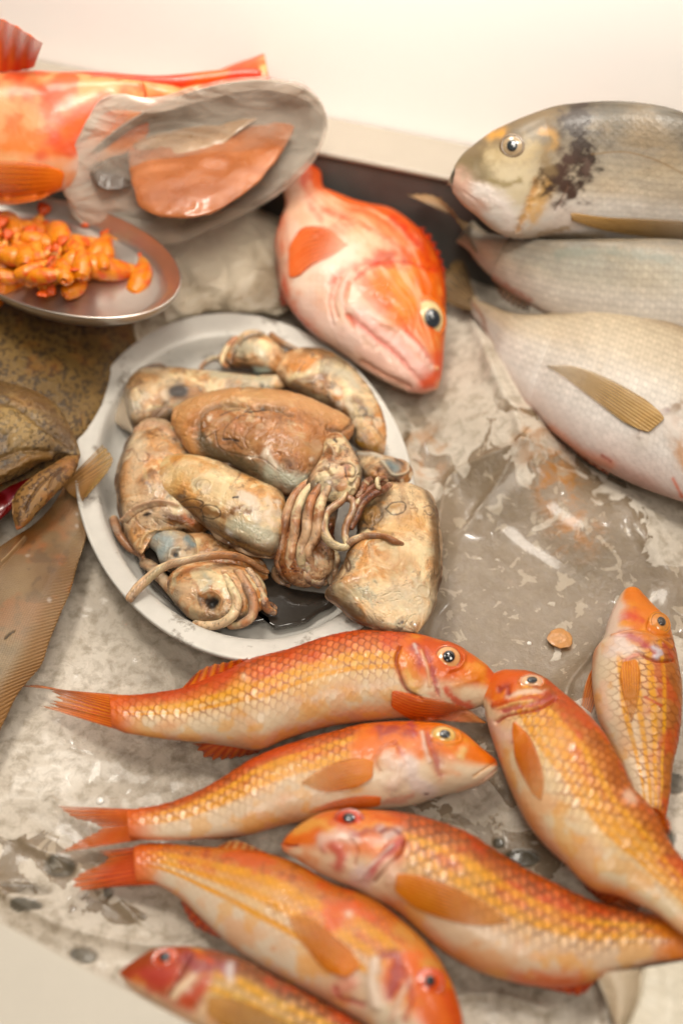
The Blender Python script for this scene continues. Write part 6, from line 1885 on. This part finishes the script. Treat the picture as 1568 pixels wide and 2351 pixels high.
# film-wrapped plate with fillets
wp_px = ellipse_px(452, 362, 312, 148, math.radians(-22))
zw = 0.092 + (362 - wp_px[:, 1]) * 0.00022
pr = thing('serving_plate', 'oval metal plate of fish fillets under plastic film, tilted up at the back', 'plate', unproj(np.array([452, 400]), 0.07))
plate(wp_px, zw, [(0.85, -0.014), (0.97, -0.004), (1.0, -0.001), (1.006, 0.0008), (1.0, 0.0018), (0.985, 0.0012), (0.93, -0.0006), (0.88, -0.003), (0.82, -0.009), (0.72, -0.012), (0.4, -0.012), (0.05, -0.012)], M['rim'], 'dish', pr)
for k, (D, V, z, lab, cols) in enumerate([
    (cw((580, 640), (680, 590), (850, 540), (1000, 480), (1150, 430), (1330, 405), (1390, 480)), cw((580, 640), (590, 800), (640, 940), (800, 985), (960, 960), (1180, 810), (1390, 480)), [0.090, 0.094, 0.102], 'pink-brown fish fillet under the plastic film, nearer half', ((206, 138, 100), (150, 84, 50))),
    (cr_((415, 440), (520, 425), (700, 410), (900, 370), (1100, 330), (1180, 360)), cr_((415, 440), (500, 560), (640, 620), (820, 590), (980, 480), (1180, 360)), [0.088, 0.098, 0.110], 'greyish fish fillet under the plastic film, farther half', ((206, 176, 146), (160, 128, 102))),
    (cr_((400, 490), (450, 470), (510, 520), (530, 640), (510, 730)), cr_((400, 490), (350, 590), (355, 690), (420, 740), (510, 730)), [0.088, 0.088, 0.084], 'dark skin-side piece of fish under the film at the left end of its plate', ((112, 96, 84), (70, 60, 54)))]):
    o = loft(D, V, z=z, ratio=0.13, nu=140, nv=80, dens='both')
    st = 2.4 * (ridged(o.rest * np.array([0.5, 1.5, 1.0]), 60, 3, k) - 0.6)
    o.col = mix(srgb(*cols[0]) * np.ones(o.G.shape), srgb(*cols[1]), np.clip(0.5 + 0.35 * st + 0.8 * (fbm(o.rest, 60, 3, k + 3) - .5), 0, 1))
    o.col = mix(o.col, srgb(214, 150, 76), 0.7 * sstep(-0.75, -0.98, o.v) * (1 if k == 0 else 0.3))
    o.disp += 0.0030 * (fbm(o.rest, 80, 3, k) - .5)
    ob = build(o, 'fish_fillet', M['fillet'])
    tag(ob, lab, 'fish fillet', 'fillets under the film')
# film: stretched dome with folds, skirt falling round the rim
cx_ = 0
fx = catmull(cw((290, 850), (330, 700), (400, 560), (480, 460), (700, 462), (900, 410), (1100, 365), (1250, 365), (1400, 420), (1470, 520), (1440, 650), (1330, 780), (1150, 900), (960, 990), (800, 1060), (640, 1065), (480, 1020), (350, 950), (290, 850)), 201)[:-1]
zf = 0.094 + (362 - fx[:, 1]) * 0.00022
Rf = unproj(fx, zf)
cN = Rf.mean(0)
rings = [(1.0, -0.006), (1.015, -0.002), (1.0, 0.0022), (0.97, 0.0032), (0.92, 0.0040), (0.85, 0.0052), (0.78, 0.0064), (0.7, 0.0076), (0.6, 0.0090), (0.5, 0.0100), (0.4, 0.0106), (0.3, 0.0110), (0.2, 0.0112), (0.1, 0.0112), (0.02, 0.0112)]
G = np.array([cN + (Rf - cN) * f + np.array([0, 0, h]) for f, h in rings])
fold = ridged(G * np.array([1, 2.2, 1]), 28, 3, 61)
G[..., 2] += 0.0035 * (fold - 0.6) * np.array([0.5, 1, 1.4] + [1] * 12)[:, None]
V = G.reshape(-1, 3)
fa = -0.04 + np.array([0.4, 0.3, 0.12, 0.05, 0.1, 0.06, 0.03, 0.0] + [0.05] * 7)[:, None] * np.ones(200) - 0.03
fa = fa + 0.45 * sstep(470, 380, fx[None, :, 0]) * sstep(0.5, 0.9, np.array([q_[0] for q_ in rings])[:, None])
ob = new_obj('plastic_film', V, grid_faces(len(rings), 200, True), M['film'], pr, np.repeat(fa.reshape(-1, 1), 3, 1))

# ================================================================== BAG OF ICE under the plates
D = PX((700, 520), (640, 500), (560, 470), (440, 440), (340, 470), (300, 560), (292, 660), (290, 760), (300, 820))
V = PX((700, 520), (705, 600), (700, 680), (650, 720), (560, 715), (480, 710), (400, 735), (340, 790), (300, 820))
o = loft(D, V, z=[0.010, 0.014, 0.016, 0.010], ratio=[0.3, 0.3, 0.3], maxt=0.022, nu=260, nv=180, dens='both')
cr = ridged(warp(o.rest, 30, 0.05, 5), 40, 3, 71)
n_ = fbm(o.rest, 22, 3, 73)
o.disp += 0.006 * (cr - 0.65) + 0.010 * (n_ - 0.5) + 0.004 * (ridged(warp(o.rest, 60, 0.02, 8), 70, 3, 79) - 0.6)
o.col = mix(srgb(240, 226, 204) * np.ones(o.G.shape), srgb(190, 172, 148), sstep(0.4, 0.65, fbm(o.rest, 30, 4, 75)))
ob = build(o, 'ice_bag', M['bagskin'])
tag(ob, 'crumpled cloudy plastic bag of ice between the plates and the orange-red fish', 'ice bag')

# ================================================================== ICE BED
nx, ny = 760, 760
X, Y = np.meshgrid(np.linspace(-0.46, 0.46, nx), np.linspace(-0.30, 0.42, ny))
Z = np.zeros_like(X)
G = np.stack([X, Y, Z], -1)
px = proj(G)


def blob(cx, cy, rx, ry, rot=0, soft=0.5):
    dx, dy = px[..., 0] - cx, px[..., 1] - cy
    c, s = math.cos(rot), math.sin(rot)
    d = np.sqrt(((dx * c + dy * s) / rx) ** 2 + ((-dx * s + dy * c) / ry) ** 2)
    return sstep(1 + soft, 1 - soft, d)


nz = fbm(G, 14, 4, 81)
wet = np.clip(blob(1220, 1330, 240, 300, 0.15) * 1.1 + blob(1330, 1290, 130, 130) * .3 + blob(1480, 1420, 130, 130) * 0.6 + 0.55 * blob(150, 2020, 220, 110, 0.3) + 0.5 * blob(1150, 1900, 200, 200) + 0.35 * blob(960, 1080, 90, 120) + blob(1080, 1450, 100, 60) * .6, 0, 1)
wet = np.clip(wet + 0.25 * (nz - 0.5) * (wet > 0.02), 0, 1)
grime = np.clip(0.8 * blob(700, 1700, 0.1, 0.1) + 0.75 * blob(480, 1640, 220, 110, 0.3) + 0.85 * blob(440, 1780, 170, 70, 0.2) + 0.5 * blob(250, 1900, 220, 60, 0.2) + 0.5 * blob(860, 1500, 200, 60) + 0.7 * blob(1100, 1990, 200, 140) + 0.8 * blob(1180, 2270, 200, 80) + 0.4 * blob(1500, 1450, 100, 200) + 0.35 * blob(150, 2080, 200, 60) + 0.6 * blob(960, 1000, 60, 60), 0, 1)
stain = np.clip(0.5 * blob(1240, 1090, 60, 90, -0.5) + 0.45 * blob(1300, 1180, 60, 80, -0.4) + 0.9 * blob(1290, 1470, 26, 14, 0.5, 0.3) + 0.5 * blob(970, 1050, 60, 60) + 0.35 * blob(1330, 1250, 60, 40), 0, 1)
# surface relief: gentle mounds, folds of the covering film
Z += 0.010 * (fbm(G, 9, 3, 91) - 0.5) + 0.0035 * (fbm(warp(G, 20, 0.03, 3), 45, 3, 93) - 0.5)
lvl = sstep(0.55, 0.95, wet)
Z = Z * (1 - 0.75 * lvl) - 0.003 * lvl
Z += 0.016 * blob(1150, 950, 130, 150, -0.5, 0.8) + 0.012 * blob(1350, 1180, 220, 90, 0.5, 0.8)


def fold_line(pts, wpx, h, one=False):
    global Z
    p = catmull(pts, 30)
    d = np.full(X.shape, 1e9)
    side = np.zeros(X.shape)
    for a, b in zip(p[:-1], p[1:]):
        ab = b - a
        t = np.clip(((px - a) @ ab) / (ab @ ab), 0, 1)
        q = px - a - t[..., None] * ab
        dd = np.hypot(q[..., 0], q[..., 1])
        s = np.sign(ab[0] * q[..., 1] - ab[1] * q[..., 0])
        side = np.where(dd < d, s, side)
        d = np.minimum(d, dd)
    w = np.where(side > 0, wpx, wpx * (3.5 if one else 1))
    Z += h * np.exp(-(d / w))


for p, w_, h_, one in [
    (PX((1185, 1080), (1110, 1090), (1030, 1110), (1010, 1180), (1000, 1250)), 9, 0.006, True),
    (PX((1185, 1080), (1140, 1130), (1090, 1180)), 9, 0.0045, True),
    (PX((1120, 930), (1160, 1000), (1190, 1070)), 10, 0.005, True),
    (PX((1040, 640), (1080, 760), (1120, 930)), 12, 0.006, True),
    (PX((115, 1830), (190, 1900), (240, 1960)), 4, 0.0014, False),
    (PX((60, 1940), (200, 2010), (330, 2130)), 8, 0.003, True),
    (PX((0, 2050), (120, 2120), (300, 2170), (460, 2180)), 12, 0.005, True),
    (PX((1350, 1700), (1300, 1600), (1360, 1500)), 8, 0.003, True),
    (PX((1370, 2230), (1390, 2351), (1400, 2500)), 7, 0.005, True),
    (PX((1568, 2270), (1480, 2351), (1400, 2500)), 7, 0.006, True),
    (PX((980, 2330), (1100, 2290), (1250, 2330)), 10, 0.004, True),
    (PX((900, 930), (940, 980), (930, 1060)), 8, 0.004, True)]:
    fold_line(p, w_, h_, one)
# open melt holes seen through the film
holes = [(135, 1988, 40, 26), (60, 2080, 40, 16), (190, 2190, 34, 20), (250, 2050, 16, 14), (325, 2108, 10, 7), (1545, 1800, 34, 26), (1530, 1935, 20, 26), (1145, 1935, 16, 12), (60, 2040, 60, 14), (1200, 1970, 40, 20)]
for hx, hy, a, b in holes:
    k = blob(hx, hy, a, b, 0.1, 0.12)
    Z -= 0.0008 * k
    grime = np.clip(grime + (1.0 if b < 12 or a > 45 else 2.0) * k * (0.4 + 1.2 * fbm(G, 120, 3, 88)), 0, 2)
# back of the bed drops into the tray
backline = PX((-200, 560), (300, 560), (560, 585), (700, 600), (1040, 600), (1700, 700))
bl = unproj(np.array(backline), 0.0)
yb = np.interp(X, bl[:, 0], bl[:, 1])
dback = yb - Y + 0.012 * (nz - .5)
Z -= 0.06 * sstep(0.012, -0.012, dback)
G[..., 2] = Z
c = np.stack([wet, grime, stain], -1)
ob = new_obj('ground', G.reshape(-1, 3), grid_faces(ny, nx, False), M['ice'], None, c.reshape(-1, 3))
ob.name = 'ice_bed'
ob['kind'] = 'structure'


def lump(px0, r, z, name, label, cat, m, seed, sq=0.6, group=None, k=24):
    c0 = unproj(np.array(px0, float), z)
    th = np.linspace(0, np.pi, k)
    ph = np.linspace(0, 2 * np.pi, k * 2, endpoint=False)
    d = np.stack([np.sin(th)[:, None] * np.cos(ph), np.sin(th)[:, None] * np.sin(ph), np.cos(th)[:, None] * np.ones(len(ph))], -1)
    rr = r * (0.75 + 0.5 * fbm(d, 1.6, 3, seed))
    G = c0 + d * rr[..., None] * np.array([1, 1, sq])
    ob = new_obj(name, G.reshape(-1, 3), grid_faces(k, 2 * k, True)[:, ::-1], m)
    tag(ob, label, cat, group)
    return ob


simple('icebit', (0.80, 0.76, 0.70), 0.1, 0.0, 0.1, 200, 0.2, 600, coat=0.8)
simple('scrap', (0.50, 0.22, 0.05), 0.3, 0.0, 0.2, 300, 0.3, 600, coat=0.4)
GI = 'small ice bits'
for i, (p, r_, lab) in enumerate([((218 + 40 * 0 + 12, 1840), 0.0016, 'tiny clear ice bead between the second mullet tail and the ice'),
                                  ((1215, 1477), 0.0010, 'tiny ice bead on the wet patch left of the orange scrap'),
                                  ((953, 1434), 0.0010, 'tiny ice bead at the tip of the overhanging squid'),
                                  ((335, 1858), 0.0012, 'tiny ice bead above the middle of the second mullet tail')]):
    lump(p, r_, 0.004 if i != 2 else 0.030, 'ice_bit', lab, 'ice bit', M['icebit'], 20 + i, group=GI)
lump((1287, 1466), 0.0055, -0.0005, 'fish_scrap', 'small orange scrap of fish lying on the wet ice left of the upright mullet', 'fish scrap', M['scrap'], 37, 0.14)

# folded clear plastic in the lower right corner
t_ = np.linspace(0, 1, 60)
ea = catmull(PX((1366, 2236), (1392, 2300), (1420, 2400)), 60)
eb = catmull(PX((1470, 2225), (1460, 2300), (1400, 2420)), 60)
ec = catmull(PX((1620, 2200), (1620, 2300), (1640, 2430)), 60)
Gp = []
for k in range(50):
    f_ = k / 49
    q_ = ea * (1 - f_ * 2) + eb * f_ * 2 if f_ < 0.5 else eb * (2 - f_ * 2) + ec * (f_ * 2 - 1)
    zz = 0.018 + 0.004 * np.sin(min(f_ * 2, 1) * math.pi) - 0.004 * (abs(f_ - 0.5) < 0.03) + 0.010 * max(0, f_ - 0.5) + 0.003 * (fbm(np.stack([q_[:, 0] / 90, q_[:, 1] / 90, 0 * q_[:, 0] + f_], -1), 1, 2, 3) - .5)
    Gp.append(unproj(q_, zz))
Gp = np.array(Gp)
fk = np.linspace(0, 1, 50)[:, None] * np.ones(60)
cp = mix(srgb(206, 186, 160) * np.ones(Gp.shape), srgb(236, 226, 206), sstep(0.49, 0.52, fk) + 0.8 * sstep(0.06, 0.0, fk))
ob = new_obj('plastic_sheet', np.vstack([Gp.reshape(-1, 3), Gp.reshape(-1, 3) - np.array([0, 0, 0.0006])]), np.vstack([grid_faces(50, 60, False), grid_faces(50, 60, False)[:, ::-1] + 3000]), M['bagskin'], None, np.vstack([cp.reshape(-1, 3)] * 2))
tag(ob, 'folded milky plastic sheet at the lower right corner under a mullet tail', 'plastic sheet')

# ================================================================== TRAY, COUNTER, WALL
def slab(name, poly, th, m, label=None, cat=None, kind=None):
    n = len(poly)
    P = np.array(poly, float)
    V = np.vstack([P, P - np.array([0, 0, th])])
    me = bpy.data.meshes.new(name)
    me.from_pydata([tuple(v) for v in V], [], [tuple(range(n)), tuple(range(2 * n - 1, n - 1, -1))] + [(i, i + n, (i + 1) % n + n, (i + 1) % n) for i in range(n)])
    me.update()
    me.materials.append(m)
    o = bpy.data.objects.new(name, me)
    COL.objects.link(o)
    bv_ = o.modifiers.new('bevel', 'BEVEL')
    bv_.width = 0.002
    bv_.segments = 3
    if label:
        tag(o, label, cat)
    if kind:
        o['kind'] = kind
    return o


def ext(p, q, a, b):
    """extend a line through p,q to parameters a and b"""
    return p + (q - p) * a, p + (q - p) * b


RZ = 0.072
l1 = unproj(np.array([(740, 262), (1040, 338)], float), RZ)
l2 = unproj(np.array([(740, 347), (1040, 408)], float), RZ)
dirn = (l2[1] - l2[0])
dirn /= np.linalg.norm(dirn)
A2, B2 = l2[0] - dirn * 1.2, l2[0] + dirn * 1.2
nrm = np.array([-dirn[1], dirn[0], 0])
wd = abs((l1[0] - l2[0]) @ nrm)
A1, B1 = A2 + nrm * wd, B2 + nrm * wd
tr = thing('display_tray', 'steel display tray whose dark inner wall and pale rim show behind the fish', 'tray', (0, float(l2[0][1]), -0.07))
o_ = slab('rim', [A2, B2, B1, A1], 0.004, M['rim'])
o_.parent = tr
o_.matrix_parent_inverse = tr.matrix_basis.inverted()
dn = np.array([0, 0, 1.0])
w0, w1 = A2 + nrm * 0.002 - dn * 0.0041, B2 + nrm * 0.002 - dn * 0.0041
o_ = slab('inner_wall', [w0, w1, w1 + nrm * 0.003, w0 + nrm * 0.003], 0.085, M['steel_dark'])
o_.parent = tr
o_.matrix_parent_inverse = tr.matrix_basis.inverted()
o_ = slab('tray_floor', [np.array([-1.0, -0.6, -0.066]), np.array([1.0, -0.6, -0.066]), B2 + dn * (-0.066 - RZ), A2 + dn * (-0.066 - RZ)], 0.004, M['steel_dark'])
o_.parent = tr
o_.matrix_parent_inverse = tr.matrix_basis.inverted()
w0, w1 = A1 + nrm * 0.001 - dn * 0.1, B1 + nrm * 0.001 - dn * 0.1
slab('back_wall', [w0 + dn * 0.42, w1 + dn * 0.42, w1 + nrm * 0.05 + dn * 0.42, w0 + nrm * 0.05 + dn * 0.42], 0.42, M['wallwhite'], 'plain white wall panel behind the fish display', 'wall')
# front lip, lower left
LZ = 0.045
q = unproj(np.array([(0, 2112), (440, 2349)], float), LZ)
d = (q[1] - q[0]) / np.linalg.norm(q[1] - q[0])
nn_ = np.array([d[1], -d[0], 0])
a0, b0 = q[0] - d * 0.25, q[0] + d * 0.45
slab('counter_lip', [a0, a0 + nn_ * 0.16, b0 + nn_ * 0.16, b0], 0.05, M['counter'], 'blurred cream counter edge in the lower left corner', 'counter')

# ================================================================== LIGHT
def area(name, loc, target, size, power, col, sy=None):
    L = bpy.data.lights.new(name, 'AREA')
    L.energy = power
    L.color = col
    L.size = size
    if sy:
        L.shape = 'RECTANGLE'
        L.size_y = sy
    o = bpy.data.objects.new(name, L)
    COL.objects.link(o)
    o.location = loc
    v = Vector(target) - Vector(loc)
    o.rotation_euler = v.to_track_quat('-Z', 'Y').to_euler()
    return o


WARM = (1.0, 0.93, 0.82)
area('overhead_and_added_lamp', (-0.25, 0.25, 1.3), (0, 0.02, 0), 0.3, 9.5, WARM)
area('overhead_and_added_lamp', (0.05, -0.75, 1.25), (0, 0.05, 0), 0.45, 7, WARM)
area('overhead_and_added_lamp', (0.7, -0.1, 1.2), (0.05, 0.05, 0), 0.25, 3.5, WARM)
wl_ = area('overhead_and_added_lamp', (0.1, -0.05, 0.95), (0.1, 0.50, 0.42), 0.4, 11, WARM)  # added lamp, aimed at the back wall to brighten it
wl_.data.spread = math.radians(70)
area('overhead_and_added_lamp', (0.22, 0.62, 0.95), (0.05, 0, 0), 0.025, 1.6, (1, 0.95, 0.88))  # small unseen lamp added behind the wall for glints on wet ice
area('overhead_and_added_lamp', (0.30, 0.40, 1.00), (0.05, 0, 0), 0.02, 1.0, (1, 0.95, 0.88))  # second added glint lamp, to the right
area('overhead_and_added_lamp', (-0.15, 0.50, 1.00), (0.05, 0, 0), 0.05, 1.0, (1, 0.95, 0.88))  # third added glint lamp, on the left side
w = bpy.data.worlds.new('World')
scene.world = w
w.use_nodes = True
bg = w.node_tree.nodes['Background']
bg.inputs[0].default_value = (1.0, 0.87, 0.72, 1)
bg.inputs[1].default_value = 0.11

# ================================================================== CAMERA
cam = bpy.data.cameras.new('camera')
cam.lens = 50
cam.sensor_width = 24
cam.sensor_height = 36
cam.sensor_fit = 'HORIZONTAL'
cam.clip_start = 0.01
cam.clip_end = 50
co = bpy.data.objects.new('camera', cam)
COL.objects.link(co)
co.location = CAM.tolist()
co.rotation_euler = (math.pi / 2 - TH, 0, 0)
scene.camera = co
cam.dof.use_dof = True
fp = unproj(np.array([620, 1330]), 0.03)
cam.dof.focus_distance = float(depth(fp))
cam.dof.aperture_fstop = 3.3
scene.view_settings.view_transform = 'Standard'
scene.view_settings.look = 'None'
scene.view_settings.exposure = 0
scene.view_settings.gamma = 1
scene.view_settings.use_curve_mapping = False
